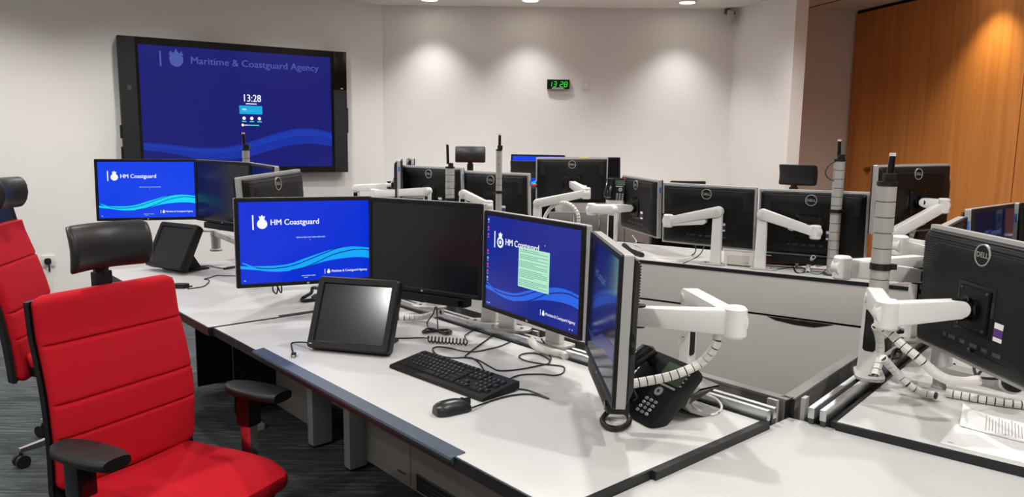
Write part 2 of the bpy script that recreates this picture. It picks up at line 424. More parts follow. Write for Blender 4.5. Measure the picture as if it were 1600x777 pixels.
m = MB(); m.box(2.068, 4.2, .73, .764, .762, .772, MGREY, FD, bev=.002); m.box(2.062, 2.0675, .728, .766, .05, .772, BLACK, FD); m.build('panel_cap', t)
m = MB(); m.box(2.08, 4.2, .625, .73, .64, .66, DGREY, FD); m.build('cable_tray', t)
for v in (2.07, 3.0, 4.1):
    m = MB(); m.box(v, v + .03, .70, .712, .60, .778, LGREY, FD); m.build('upright', t)
for v in (2.4, 3.9):
    m = MB(); m.box(v, v + .06, .63, .72, 0, .64, DGREY, FD); m.build('leg', t)

# foreground desk
tip = Vector((.792, 2.036, 0))
pA = tip - Nn * .95; pB = tip + Mm * 1.05
poly = [tip, pA, pA - Uu * .32 + Nn * .05, Vector((.55, .98, 0)), pB - Vv * .35 - Mm * .08, pB]
t = thing('desk', 'empty white desk in the near right foreground corner', 'desk', (.8, 1.4, 0))
off = Vector((.8, 1.4, 0))
m = MB(); m.prism([(p - off)[:2] for p in poly], .69, .718, DESK, bev=.0015); m.build('worktop', t)
m = MB(); m.prism([((p - off) * 1.0)[:2] for p in [off + (p - off) * .992 for p in poly]], .675, .6899, EDGE); m.build('edge_strip', t)
for px, py in ((.4, 1.35), (1.2, 1.35), (.8, 1.85)):
    m = MB(); m.box(px - .03 - .8, px + .03 - .8, py - .03 - 1.4, py + .03 - 1.4, 0, .675, LEGM); m.build('leg', t)

# rear desk with the tall grey back panel
t = thing('desk', 'long rear desk with wide grey back panel facing the gap between desks', 'desk', QW(4.7, 2.0, 0)); off = QW(4.7, 2.0, 0)
FD = Matrix.Translation(-off) @ F_QW
m = MB(); m.box(4.315, 5.05, .26, 4.3, .735, .765, DESK, FD, bev=.002); m.build('worktop', t)
m = MB(); m.box(4.296, 4.316, .26, 4.3, .75, .768, EDGE, FD); m.build('edge_strip', t)
m = MB(); m.box(4.30, 4.325, .27, 4.3, .532, .750, PANEL, FD, bev=.002); m.build('upper_panel', t)
m = MB(); m.box(4.30, 4.325, .27, 4.3, .02, .518, PANEL, FD, bev=.002); m.build('lower_panel', t)
m = MB(); m.box(4.33, 4.345, .27, 4.3, .02, .735, SHADOWGAP, FD)
m.prism([(.66, .519), (1.02, .519), (.97, .502), (.86, .490), (.76, .490)], 4.2985, 4.301, SHADOWGAP, FD @ frame((0, 0, 0), (0, 1, 0), (0, 0, 1), (1, 0, 0))); m.build('panel_gap', t)
m = MB(); m.box(4.296, 5.0, .24, .262, .02, .765, DGREY, FD); m.build('end_panel', t)
m = MB(); m.box(4.95, 5.0, 4.2, 4.28, 0, .735, LEGM, FD); m.build('leg', t)

# ------------------------------------------------------------------ screen pictures (lit pixels, a faint glow on off panels, one painted reflection)
MW, MH = .556, .361          # monitor outline
SW, SH = .522, .327          # lit area
S_BLUE = emat('screen blue', (0, 46, 212), 1.0); S_WAVE = emat('screen wave blue', (14, 168, 255), 1.0)
S_BLUE2 = emat('bright screen blue', (0, 62, 232), 1.0); S_WAVE2 = emat('screen cyan', (0, 214, 255), 1.0)
S_WHITE = emat('screen white', (245, 248, 255), 1.0); S_LINE = emat('screen dark line', (2, 22, 110), 1.0)
S_NAVY = emat('desktop navy', (10, 34, 138), 1.0); S_NWAVE = emat('desktop wave blue', (34, 98, 226), 1.0); S_NLINE = emat('desktop dark line', (8, 26, 112), 1.0)
S_NOTE = emat('green note window', (176, 232, 204), 1.0); S_NTXT = emat('note text', (60, 92, 84), 1.0)
S_PINK = emat('icon pink', (214, 60, 90), 1.0); S_ICON = emat('icon pale', (150, 170, 210), 1.0)
S_OFF = emat('switched off panel', (10, 13, 18), .5, base=(14, 15, 17), rough=.22)  # faint glow put into a dark panel that gives no light
S_OFFB = emat('switched off bluish panel', (4, 10, 18), .5, base=(8, 10, 14), rough=.2)  # same added glow, bluer
S_DIM = emat('dim and mirrored blue panel', (6, 13, 46), .7, base=(8, 10, 16), rough=.12)
H_BLUE = emat('display deep blue', (16, 22, 112), 1.0); H_WAVE = emat('display wave', (16, 56, 172), 1.0); H_WAVE2 = emat('display wave dark', (16, 46, 160), 1.0)
H_TXT = emat('display dim lettering', (72, 88, 164), 1.0); H_CYAN = emat('display cyan tile', (20, 170, 226), 1.0); H_TURQ = emat('display turquoise', (70, 214, 214), 1.0)
H_TOP = emat('display upper blue', (24, 30, 100), 1.0)

def interp(pts, x):
    for (x0, y0), (x1, y1) in zip(pts, pts[1:]):
        if x <= x1: 
            t = (x - x0) / (x1 - x0); t = max(0, t); return y0 + (y1 - y0) * t
    return pts[-1][1]
def band(s, top, bot, x0, x1, m, uv, d, n=40):
    # smooth strip between two curves given in picture units
    tp = smooth_path([(a, b, 0) for a, b in top], 6); bt = smooth_path([(a, b, 0) for a, b in bot], 6)
    tp = [(p.x, p.y) for p in tp]; bt = [(p.x, p.y) for p in bt]
    xs = [x0 + (x1 - x0) * i / n for i in range(n + 1)]
    A = [s.bm.verts.new(uv(x, interp(tp, x), d)) for x in xs]; B = [s.bm.verts.new(uv(x, interp(bt, x), d)) for x in xs]
    fs = [s.bm.faces.new((B[i], B[i + 1], A[i + 1], A[i])) for i in range(n)]
    s._tag(fs, m)
def rect(s, u0, u1, v0, v1, m, uv, d):
    s.poly([uv(u0, v0, d), uv(u1, v0, d), uv(u1, v1, d), uv(u0, v1, d)], m)
def disc(s, u, v, r, m, uv, d, asp=1.6, n=20, ry=1.):
    s.poly([uv(u + r * math.cos(2 * PI * i / n), v + r * asp * ry * math.sin(2 * PI * i / n), d) for i in range(n)], m)
def txt(s, t, u, v, cap, m, w, h, d, u1=None, align='LEFT', bold=.0):
    # text with cap height 'cap' (fraction of picture height); fitted to end at u1
    size = cap * h / .70
    sx = 1.
    if u1 is not None:
        cu = bpy.data.curves.new('m', 'FONT'); cu.body = t; cu.size = size
        o = bpy.data.objects.new('m', cu); COL.objects.link(o); bpy.context.view_layer.update()
        sx = (u1 - u) * w / max(o.dimensions.x, 1e-4)
        COL.objects.unlink(o); bpy.data.objects.remove(o); bpy.data.curves.remove(cu)
    M = Matrix(((1, 0, 0, (u - .5) * w), (0, 0, 1, -d), (0, 1, 0, (v - .5) * h), (0, 0, 0, 1)))
    M = M @ Matrix.Diagonal((1, 1, -1, 1))
    for k in ((0, 1, 2) if bold else (0,)): s.text(t, size, m, M @ Matrix.Translation((k * bold * size * 1.1, 0, k * .00004)), align, 0., sx)
def crest(s, u, v, r, m, uv, d, hole=None):
    disc(s, u, v, r, m, uv, d)
    if hole:
        disc(s, u, v, r * .62, hole, uv, d + .0003); disc(s, u, v, r * .34, m, uv, d + .0005)
    # crown on top of the badge
    b = v + r * 1.6 * .92
    s.poly([uv(u - r * .45, b, d), uv(u + r * .45, b, d), uv(u + r * .62, b + r * 1.15, d), uv(u + r * .3, b + r * .85, d), uv(u, b + r * 1.5, d), uv(u - r * .3, b + r * .85, d), uv(u - r * .62, b + r * 1.15, d)], m)
def wallpaper(s, w, h, bg, wave, line, white, kind):
    uv = lambda u, v, d: ((u - .5) * w, -d, (v - .5) * h)
    rect(s, 0, 1, 0, 1, bg, uv, 0)
    T = [(0, .222), (.1, .212), (.27, .208), (.38, .230), (.48, .282), (.59, .335), (.69, .380), (.80, .402), (.89, .405), (1, .382)]
    B = [(0, .188), (.1, .168), (.22, .138), (.32, .132), (.42, .146), (.53, .19), (.64, .233), (.75, .257), (.85, .267), (.94, .263), (1, .245)]
    band(s, T, B, 0, 1, wave, uv, .0003)
    LA = [(0, .255), (.05, .235), (.1, .198), (.2, .176), (.32, .183), (.42, .214), (.53, .275), (.64, .340), (.73, .390), (.78, .405)]
    band(s, [(a, b + .006) for a, b in LA], [(a, b - .006) for a, b in LA], .04, .78, line, uv, .0006)
    LB = [(.36, .135), (.48, .170), (.59, .238), (.69, .307), (.80, .350), (.9, .369), (1, .350)]
    band(s, [(a, b + .006) for a, b in LB], [(a, b - .006) for a, b in LB], .37, 1, line, uv, .0006)
    TA = [(.015, .250), (.06, .222), (.1, .19), (.14, .165)]
    band(s, [(a, b + .014 - .002 * i) for i, (a, b) in enumerate(TA)], [(a, b - .002) for a, b in TA], .015, .14, wave, uv, .0008)
    rect(s, .096, .106, .66, .84, white, uv, .0008)
    crest(s, .168, .728, .038, white, uv, .0008, bg if kind == 'desk' else None)
    txt(s, 'HM Coastguard', .226, .742, .068, white, w, h, .0008, .592, bold=.018)
    rect(s, .632, .636, .075, .135, white, uv, .0008); crest(s, .664, .098, .013, white, uv, .0008)
    txt(s, 'Maritime & Coastguard Agency', .686, .104, .030, white, w, h, .0008, .972, bold=.012)
    return uv
def screen_mesh(kind):
    s = MB(); w, h = SW, SH
    uv = lambda u, v, d: ((u - .5) * w, -d, (v - .5) * h)
    if kind in ('blue', 'cyan'):
        bg, wv = (S_BLUE, S_WAVE) if kind == 'blue' else (S_BLUE2, S_WAVE2)
        wallpaper(s, w, h, bg, wv, S_LINE, S_WHITE, kind)
        x = .42
        for l in (.028, .018, .026, .006, .016, .006, .030, .034, .028):       # faint line of text, unreadable in the photograph
            rect(s, x, x + l, .541, .556, S_ICON, uv, .0008); x += l + .004
        rect(s, .522, .530, .508, .518, S_ICON, uv, .0008)
        for x, l in ((.452, .03), (.486, .034), (.524, .036)): rect(s, x, x + l, .057, .070, S_ICON, uv, .0008)
        rect(s, .47, .50, .036, .046, S_ICON, uv, .0008); rect(s, .022, .036, .03, .045, S_ICON, uv, .0008)
    elif kind == 'desktop':
        wallpaper(s, w, h, S_NAVY, S_NWAVE, S_NLINE, S_WHITE, 'desk')
        rect(s, .385, .712, .31, .725, S_NOTE, uv, .0012)
        random.seed(9)
        for k in range(22):
            v = .70 - k * .0175
            if k in (2, 6, 11, 17): continue
            rect(s, .395, .395 + (.30 if k % 4 else .16 + .1 * random.random()), v, v + .004, S_NTXT, uv, .0015)
        for v, c in ((.955, S_ICON), (.87, S_PINK), (.79, S_PINK), (.61, S_PINK), (.53, S_ICON), (.46, S_PINK), (.385, S_PINK), (.31, S_ICON)):
            disc(s, .022, v, .010, c, uv, .0008, 1.6, 10); rect(s, .012, .032, v - .034, v - .027, S_ICON, uv, .0008)
        for x in (.02, .042, .05, .92, .945): rect(s, x, x + .010, .022, .036, S_ICON, uv, .0008)
        rect(s, .655, .664, .78, .795, S_ICON, uv, .0008)
    elif kind == 'dim':  # dim picture; on the edge-on monitor it stands in for a reflection
        rect(s, 0, 1, 0, 1, S_DIM, uv, 0)
        s2 = emat('dim lettering', (70, 84, 140), .7)
        txt(s, 'HM Coastguard', .226, .742, .068, s2, w, h, .0008, .592, bold=.018)
        band(s, [(0, .2), (.3, .2), (.6, .33), (1, .38)], [(0, .18), (.3, .12), (.6, .22), (1, .25)], 0, 1, emat('dim wave', (14, 34, 110), .7), uv, .0005)
    else:
        rect(s, 0, 1, 0, 1, S_OFFB if kind == 'offb' else S_OFF, uv, 0)
    return s.mesh('screen', 0)

# ------------------------------------------------------------------ monitors (local: x right, z up, -y towards the person in front; origin at the centre)
def bezel_mesh():
    s = MB()
    o = rrect(MW, MH, .006); n = len(o)
    def ring(w, h, r, y): return [Vector((p[0], y, p[1])) for p in rrect(w, h, r)]
    R = [ring(MW, MH, .006, -.004), ring(MW - .003, MH - .003, .006, -.013), ring(SW + .006, SH + .006, .002, -.0135), ring(SW, SH, .001, -.0095)]
    s.rings(R, BLACKM, cap=False)
    s.box(-.0045, .0045, -.0142, -.0134, -MH / 2 + .0045, -MH / 2 + .0115, KEYG)          # tiny maker's badge plate
    for k in range(5): s.box(.20 + k * .011, .206 + k * .011, -.0142, -.0134, -MH / 2 + .007, -MH / 2 + .009, DGREY)
    return s.mesh('bezel')
def side_mesh():
    s = MB()
    ring = lambda w, h, r, y: [Vector((p[0], y, p[1])) for p in rrect(w, h, r)]
    s.rings([ring(MW, MH, .006, -.004), ring(MW, MH, .006, .018), ring(MW - .026, MH - .026, .006, .0215)], SILVER, cap=False)
    s.box(-MW / 2 - .0006, -MW / 2 + .0004, .0, .012, .10, .135, BLUEL)
    return s.mesh('side_frame')
def shell_mesh():
    s = MB()
    ring = lambda w, h, r, y, dz=0: [Vector((p[0], y, p[1] + dz)) for p in rrect(w, h, r)]
    s.rings([ring(MW - .020, MH - .020, .006, .0195), ring(MW - .024, MH - .024, .008, .026), ring(MW - .06, MH - .05, .02, .040), ring(MW - .20, MH - .13, .03, .046), ring(MW - .22, MH - .15, .03, .046)], BLACKM)
    for k in range(17):                                                                    # horizontal ribs over the top third
        z = .164 - k * .0068; f = min(1, (.176 - z) / .025); y = .026 + .014 * f
        hw = MW / 2 - .013 - .02 * f
        s.box(-hw, hw, .022, y + .0032, z - .0016, z + .0016, RIB)
    for x, w_ in ((-.12, .03), (-.07, .022), (-.03, .03), (.02, .02), (.06, .03), (.10, .014)):   # connector row
        s.box(x, x + w_, .04, .0475, -.118, -.108, DGREY)
    s.box(-.17, .17, .03, .044, -.132, -.100, BLACKG)
    for k in range(2): s.box(MW / 2 - .012, MW / 2 - .002, .0205, .03, -.02 - k * .03, -.005 - k * .03, BLACKG)
    return s.mesh('back_shell')
def logo_mesh():
    s = MB()
    Mb = Matrix(((-1, 0, 0, 0), (0, 0, 1, .0455), (0, 1, 0, .131), (0, 0, 0, 1)))
    n = 32
    for r0, r1 in ((.0265, .0300),):
        s.rings([[Mb @ Vector((r * math.cos(2 * PI * i / n), r * math.sin(2 * PI * i / n), z)) for i in range(n)] for r, z in ((r0, -.006), (r0, .001), (r1, .001), (r1, -.006))], SILVER, cap=False)
    s.rings([[Mb @ Vector((r * math.cos(2 * PI * i / n), r * math.sin(2 * PI * i / n), z)) for i in range(n)] for r, z in ((.0265, -.004), (.0265, -.001))], BLACKM)
    s.text('DELL', .0195, SILVER, Mb @ Matrix.Translation((0, 0, .0002)), 'CENTER', .0004, 1.08)
    return s.mesh('logo_badge')
def mount_mesh():
    s = MB()
    s.box(-.075, .075, .040, .0475, -.085, .055, BLACKG, bev=.004)
    s.box(-.058, .058, .047, .053, -.073, .043, BLACKM, bev=.006)
    for x in (-.05, .05):
        for z in (-.065, .035): s.cyl((x, .052, z), (x, .0555, z), .004, DGREY, seg=10)
    return s.mesh('mount_plate')
def label_mesh():
    s = MB()
    s.box(-.115, -.083, .0455, .0468, -.045, -.03, PAPER); s.box(-.115, -.083, .0455, .0468, -.066, -.0465, PURPLE); s.box(-.115, -.083, .0455, .0468, -.078, -.0675, PAPER)
    return s.mesh('asset_label')
def bar_mesh():
    s = MB()
    s.box(-.20, .20, -.012, .045, -MH / 2 - .040, -MH / 2 - .002, BLACKM, bev=.012)
    s.cyl((.185, -.016, -MH / 2 - .021), (.185, .0, -MH / 2 - .021), .012, BLACKG)
    return s.mesh('soundbar')
ME = dict(bezel=bezel_mesh(), side=side_mesh(), shell=shell_mesh(), logo=logo_mesh(), mount=mount_mesh(), label=label_mesh(), bar=bar_mesh())
SCR = {k: screen_mesh(k) for k in ('blue', 'cyan', 'desktop', 'off', 'offb', 'dim')}
MON = {}
def pose(c, yaw, tilt=0, roll=0, back=False):
    a, t, r = math.radians(yaw), math.radians(tilt), math.radians(roll)
    d = Vector((math.sin(a), math.cos(a), 0)); n = Vector((math.cos(a), -math.sin(a), 0))
    u = ZA * math.cos(t) - n * math.sin(t)
    d2 = d * math.cos(r) + u * math.sin(r); u2 = -d * math.sin(r) + u * math.cos(r)
    if back: x = -d2
    else: x = d2
    y = u2.cross(x)
    return frame(c, x, y, u2)
def monitor(key, label, c, yaw, tilt=0, roll=0, back=False, kind='off', bar=False, group=None, lab=True, scale=1.0, stand=False):
    c = EY + (Vector(c) - EY) * scale
    M = pose(c, yaw, tilt, roll, back)
    if scale != 1: M = M @ Matrix.Scale(scale, 4)
    t = thing('monitor', label, 'monitor', M, group)
    share(ME['bezel'], 'bezel', t); share(ME['side'], 'side_frame', t); share(ME['shell'], 'back_shell', t)
    share(ME['logo'], 'logo_badge', t); share(ME['mount'], 'mount_plate', t)
    if lab: share(ME['label'], 'asset_label', t)
    sc = share(SCR[kind], 'screen', t); sc.location = (0, -.0095, 0)
    if bar: share(ME['bar'], 'soundbar', t)
    if stand:
        z0 = .7655 if key == 'B5' else .7555; h = (c.z - z0)
        m = MB(); m.box(-.03, .03, .05, .075, -h + .008, .02, DGREY, bev=.004); m.box(-.12, .12, -.06, .12, -h, -h + .012, DGREY, bev=.004); m.build('stand', t)
    MON[key] = M
    return t
G1 = 'monitors of the near left workstation'
monitor('M1', 'bright blue lit monitor directly behind the front touch terminal', (-.848, 3.056, 1.069), 64.6, 3.2, -.35, kind='blue', group=G1)
monitor('M2', 'switched off monitor with a soundbar in the centre of the near desk', (-.341, 2.882, 1.076), 121.9, 1.4, .19, kind='off', bar=True, group=G1)
monitor('M3', 'monitor showing a pale green note window on a navy desktop', (.066, 2.480, 1.056), 144.6, .8, -.28, kind='desktop', group=G1)
monitor('M4', 'monitor seen nearly edge on, silver side beside the black desk phone', (.247, 1.935, 1.048), 179.0, 1.5, 1.2, kind='dim', bar=True, group=G1)  # dim picture paints the neighbouring screen's reflection into the panel
G2 = 'monitors of the far left workstation'
monitor('L1', 'bright blue lit monitor above the far touch terminal by the wall display', (-2.156, 4.417, 1.178), 75.8, 4.6, .32, kind='cyan', group=G2)
monitor('L2', 'dark monitor immediately right of the far bright blue monitor', (-1.661, 4.296, 1.176), 127.1, 1, -.34, kind='offb', bar=True, group=G2)
monitor('L3', 'dark monitor mostly hidden behind the ribbed monitor back on the left', (-1.30, 3.89, 1.172), 150, 2, 0, kind='offb', group=G2)
monitor('L4', 'monitor with ribbed back turned to us above the near blue screen', (-1.118, 3.46, 1.148), 11, 2, 2.0, True, kind='off', group=G2)
G3 = 'monitors of the right workstation'
monitor('R1', 'large monitor back with maker badge at the right edge of the picture', (1.286, 1.963, 1.069), 176.9, 1.5, -1.03, True, group=G3)
monitor('R2', 'monitor seen edge on just behind the rightmost monitor back', (1.505, 2.545, 1.05), 37.6, 0, 0, kind='off', group=G3)
monitor('R3', 'dim blue monitor peeping over the rightmost monitor back', (1.93, 2.975, 1.075), 48.7, 3, 0, kind='dim', group=G3)
monitor('R4', 'dark monitor cut by the right picture edge beside the dim blue one', (2.33, 3.05, 1.085), 85, 3, 0, kind='off', group=G3)
G4 = 'monitors of the middle rear workstation'
monitor('B1', 'monitor back at the left end of the rear three, beside the mounted phone', (.837, 4.835, 1.091), 165.3, -1.7, -.77, True, group=G4, scale=1.05)
monitor('B2', 'monitor back in the middle of the rear three above the white box', (1.144, 4.348, 1.075), 124, -5, -.6, True, group=G4, scale=1.055)
monitor('B3', 'monitor back behind the right hand grey cable column', (1.622, 4.032, 1.069), 122.6, -4.7, .4, True, bar=True, group=G4, scale=1.07)
t = monitor('B4', 'high set monitor back in front of the timber wall', (2.12, 4.00, 1.213), 66, 0, .8, True, group=G4, scale=1.01)
monitor('B5', 'black monitor edge just showing right of the monitor at the timber wall', (2.27, 4.22, 1.13), 62, 0, 0, True, group=G4, lab=False, stand=True)
G5 = 'monitors of the far rear workstation'
monitor('C1', 'slim monitor seen edge on at the left end of the rear row', (-.868, 5.80, 1.160), 172.5, 0, 0, True, group=G5, scale=1.04)
monitor('C2', 'monitor back just behind the short grey column with antenna', (-.562, 5.305, 1.129), 125, -3.3, -.18, True, group=G5, scale=1.09)
monitor('C3', 'monitor back behind the thin tall column, below the far headrest', (-.116, 4.893, 1.112), 123.9, -3.6, -.4, True, group=G5, scale=1.13)
t4 = monitor('C4', 'monitor back with a yellow strip on its top edge', (.456, 5.836, 1.195), 91, -5.9, .62, True, group=G5)
m = MB(); m.box(-.13, -.06, -.01, .02, MH / 2 - .0005, MH / 2 + .001, YEL); m.build('tape_strip', t4)
monitor('C0', 'far monitor corner showing above the edge-on rear monitor', (-.93, 6.92, 1.150), 169.5, 0, 0, True, group=G5, stand=True)
G6 = 'farthest monitors by the back wall'
monitor('D1', 'bright blue lit monitor farthest back under the wall clock', (.232, 7.25, 1.19), 113.8, 4.6, 0, kind='cyan', group=G6, stand=True)
monitor('D2', 'dark monitor farthest back, right of the far blue one', (.775, 7.27, 1.173), 76.8, 4.6, 0, kind='offb', group=G6, stand=True)

# far desk under the farthest monitors, and its screens
t = thing('desk', 'far desk by the back wall under the farthest monitors', 'desk', (.2, 7.25, 0))
m = MB(); m.box(-1.2, 1.6, -.45, .36, .725, .755, DESK, bev=.002); m.build('worktop', t)
m = MB(); m.box(-1.15, 1.55, .2, .22, .05, .725, PANEL); m.build('front_panel', t)
for x in (-1.15, 1.5):
    m = MB(); m.box(x, x + .05, .25, .30, 0, .725, LEGM); m.build('leg', t)
t = thing('desk_divider', 'low grey fabric divider behind the rear monitors', 'divider', (.72, 6.15, .765))
FABG = mat('grey divider fabric', (128, 125, 121), .9, bump=.1)
m = MB()
for k in range(4): m.box(-.42 + k * .21, -.215 + k * .21, -.015, .015, -.76, .155, FABG, bev=.004)
m.build('fabric_panel', t)

# ------------------------------------------------------------------ wall display
Dd = .12
def on_sw(x, y, off=Dd): 
    c = (C1 + SN * off).dot(SN); return onplane(x, y, SN, c)
TL, TR = on_sw(182.3, 54.5), on_sw(540.5, 81.7); BR = on_sw(542.4, 268.5); BL = on_sw(193, 262)
DW = (TR - TL).length; zt = (TL.z + TR.z) / 2; zb = BR.z - .004; DHt = zt - zb
cen = (TL + TR) / 2; cen.z = (zt + zb) / 2
MD = frame(cen, SD, -SN, ZA)
t = thing('wall_display', 'big black wall mounted display showing 13:28 on deep blue', 'display', MD)
hw, hh = DW / 2, DHt / 2
m = MB(); m.box(-hw, hw, .004, Dd - .02, -hh, hh, BLACKM, bev=.008); m.box(-.5, .5, Dd - .03, Dd, -.3, .3, BLACK); m.build('housing', t)
def loc(x, y): 
    p = MD.inverted() @ on_sw(x, y); return p.x, p.z
xl, zl = loc(215, 69.3); xr, zr = loc(517.5, 89.4); xr2, zr2 = loc(518, 260)
x0, x1, z1, z0 = xl, (xr + xr2) / 2, (zl + zr) / 2, zr2
m = MB()
for a, b, c, d in ((-hw + .13, x0, -hh, hh), (x1, hw - .13, -hh, hh), (x0, x1, z1, hh), (x0, x1, -hh, z0)): m.box(a, b, -.004, .012, c, d, BLACKG)
m.build('bezel', t)
SPK = mat('speaker cloth', (26, 26, 27), .8, bump=.3, bscale=600)
m = MB(); m.box(-hw, -hw + .128, -.008, .02, -hh, hh, SPK, bev=.004); m.box(-hw + .055, -hw + .085, -.0095, -.007, hh - .44, hh - .40, DGREY); m.build('speaker_panel', t)
m = MB(); m.box(hw - .128, hw, -.008, .02, -hh, hh - .36, SPK, bev=.004); m.box(hw - .128, hw, -.008, .02, hh - .358, hh, BLACKG, bev=.004); m.box(hw - .06, hw - .04, -.0095, -.007, hh - .35, hh - .34, KEYG); m.build('speaker_panel', t)
for q4 in ((hw, hw + .016, -hh + .38, -hh + .62), (-hw - .016, -hw, -.27, -.16), (-hw - .016, -hw, -.46, -.34)):
    m = MB(); m.box(q4[0], q4[1], .01, .05, q4[2], q4[3], BLACK, bev=.004); m.build('side_clip', t)
sw_, sh_ = x1 - x0, z1 - z0
s = MB(); uv = lambda u, v, d: ((u - .5) * sw_, -d, (v - .5) * sh_)
rect(s, 0, 1, 0, 1, H_BLUE, uv, 0)
T = [(0, .205), (.12, .19), (.28, .165), (.42, .175), (.55, .23), (.68, .30), (.8, .345), (.9, .345), (1, .315)]
B = [(0, .14), (.12, .12), (.25, .075), (.38, .06), (.5, .08), (.62, .135), (.75, .19), (.88, .21), (1, .185)]
band(s, T, B, 0, 1, H_WAVE2, uv, .001)
band(s, [(a, b - .015) for a, b in T], [(a, b * .55 + c * .45) for (a, b), c in zip(T, [interp(B, a) for a, _ in T])], .02, 1, H_WAVE, uv, .0015)
rect(s, .098, .106, .835, .955, H_TXT, uv, .001)
disc(s, .178, .895, .034, H_TXT, uv, .001, 1.75)
for k in (-1, 0, 1): s.poly([uv(.178 + k * .022 - .014, .93, .001), uv(.178 + k * .022 + .014, .93, .001), uv(.178 + k * .026, .985 - abs(k) * .02, .001)], H_TXT)
txt(s, 'Maritime & Coastguard Agency', .245, .893, .058, H_TXT, sw_, sh_, .001, .925, bold=.01)
txt(s, '13:28', .502, .598, .062, S_WHITE, sw_, sh_, .001, .592, bold=.01)
rect(s, .52, .578, .548, .556, S_WHITE, uv, .001)
rect(s, .485, .607, .462, .535, H_CYAN, uv, .001); rect(s, .50, .522, .500, .508, S_WHITE, uv, .0015); rect(s, .50, .562, .488, .492, H_TURQ, uv, .0015)
for u in (.508, .549, .59):
    disc(s, u, .425, .009, S_WHITE, uv, .001, 1.75, 12); rect(s, u - .012, u + .012, .393, .402, H_TURQ, uv, .001)
disc(s, .50, .366, .007, S_WHITE, uv, .001, 1.75, 12); rect(s, .508, .526, .362, .370, S_WHITE, uv, .001); rect(s, .526, .587, .361, .371, H_TURQ, uv, .001)
o = s.build('screen', t, 0); o.location = ((x0 + x1) / 2, .0, (z0 + z1) / 2)

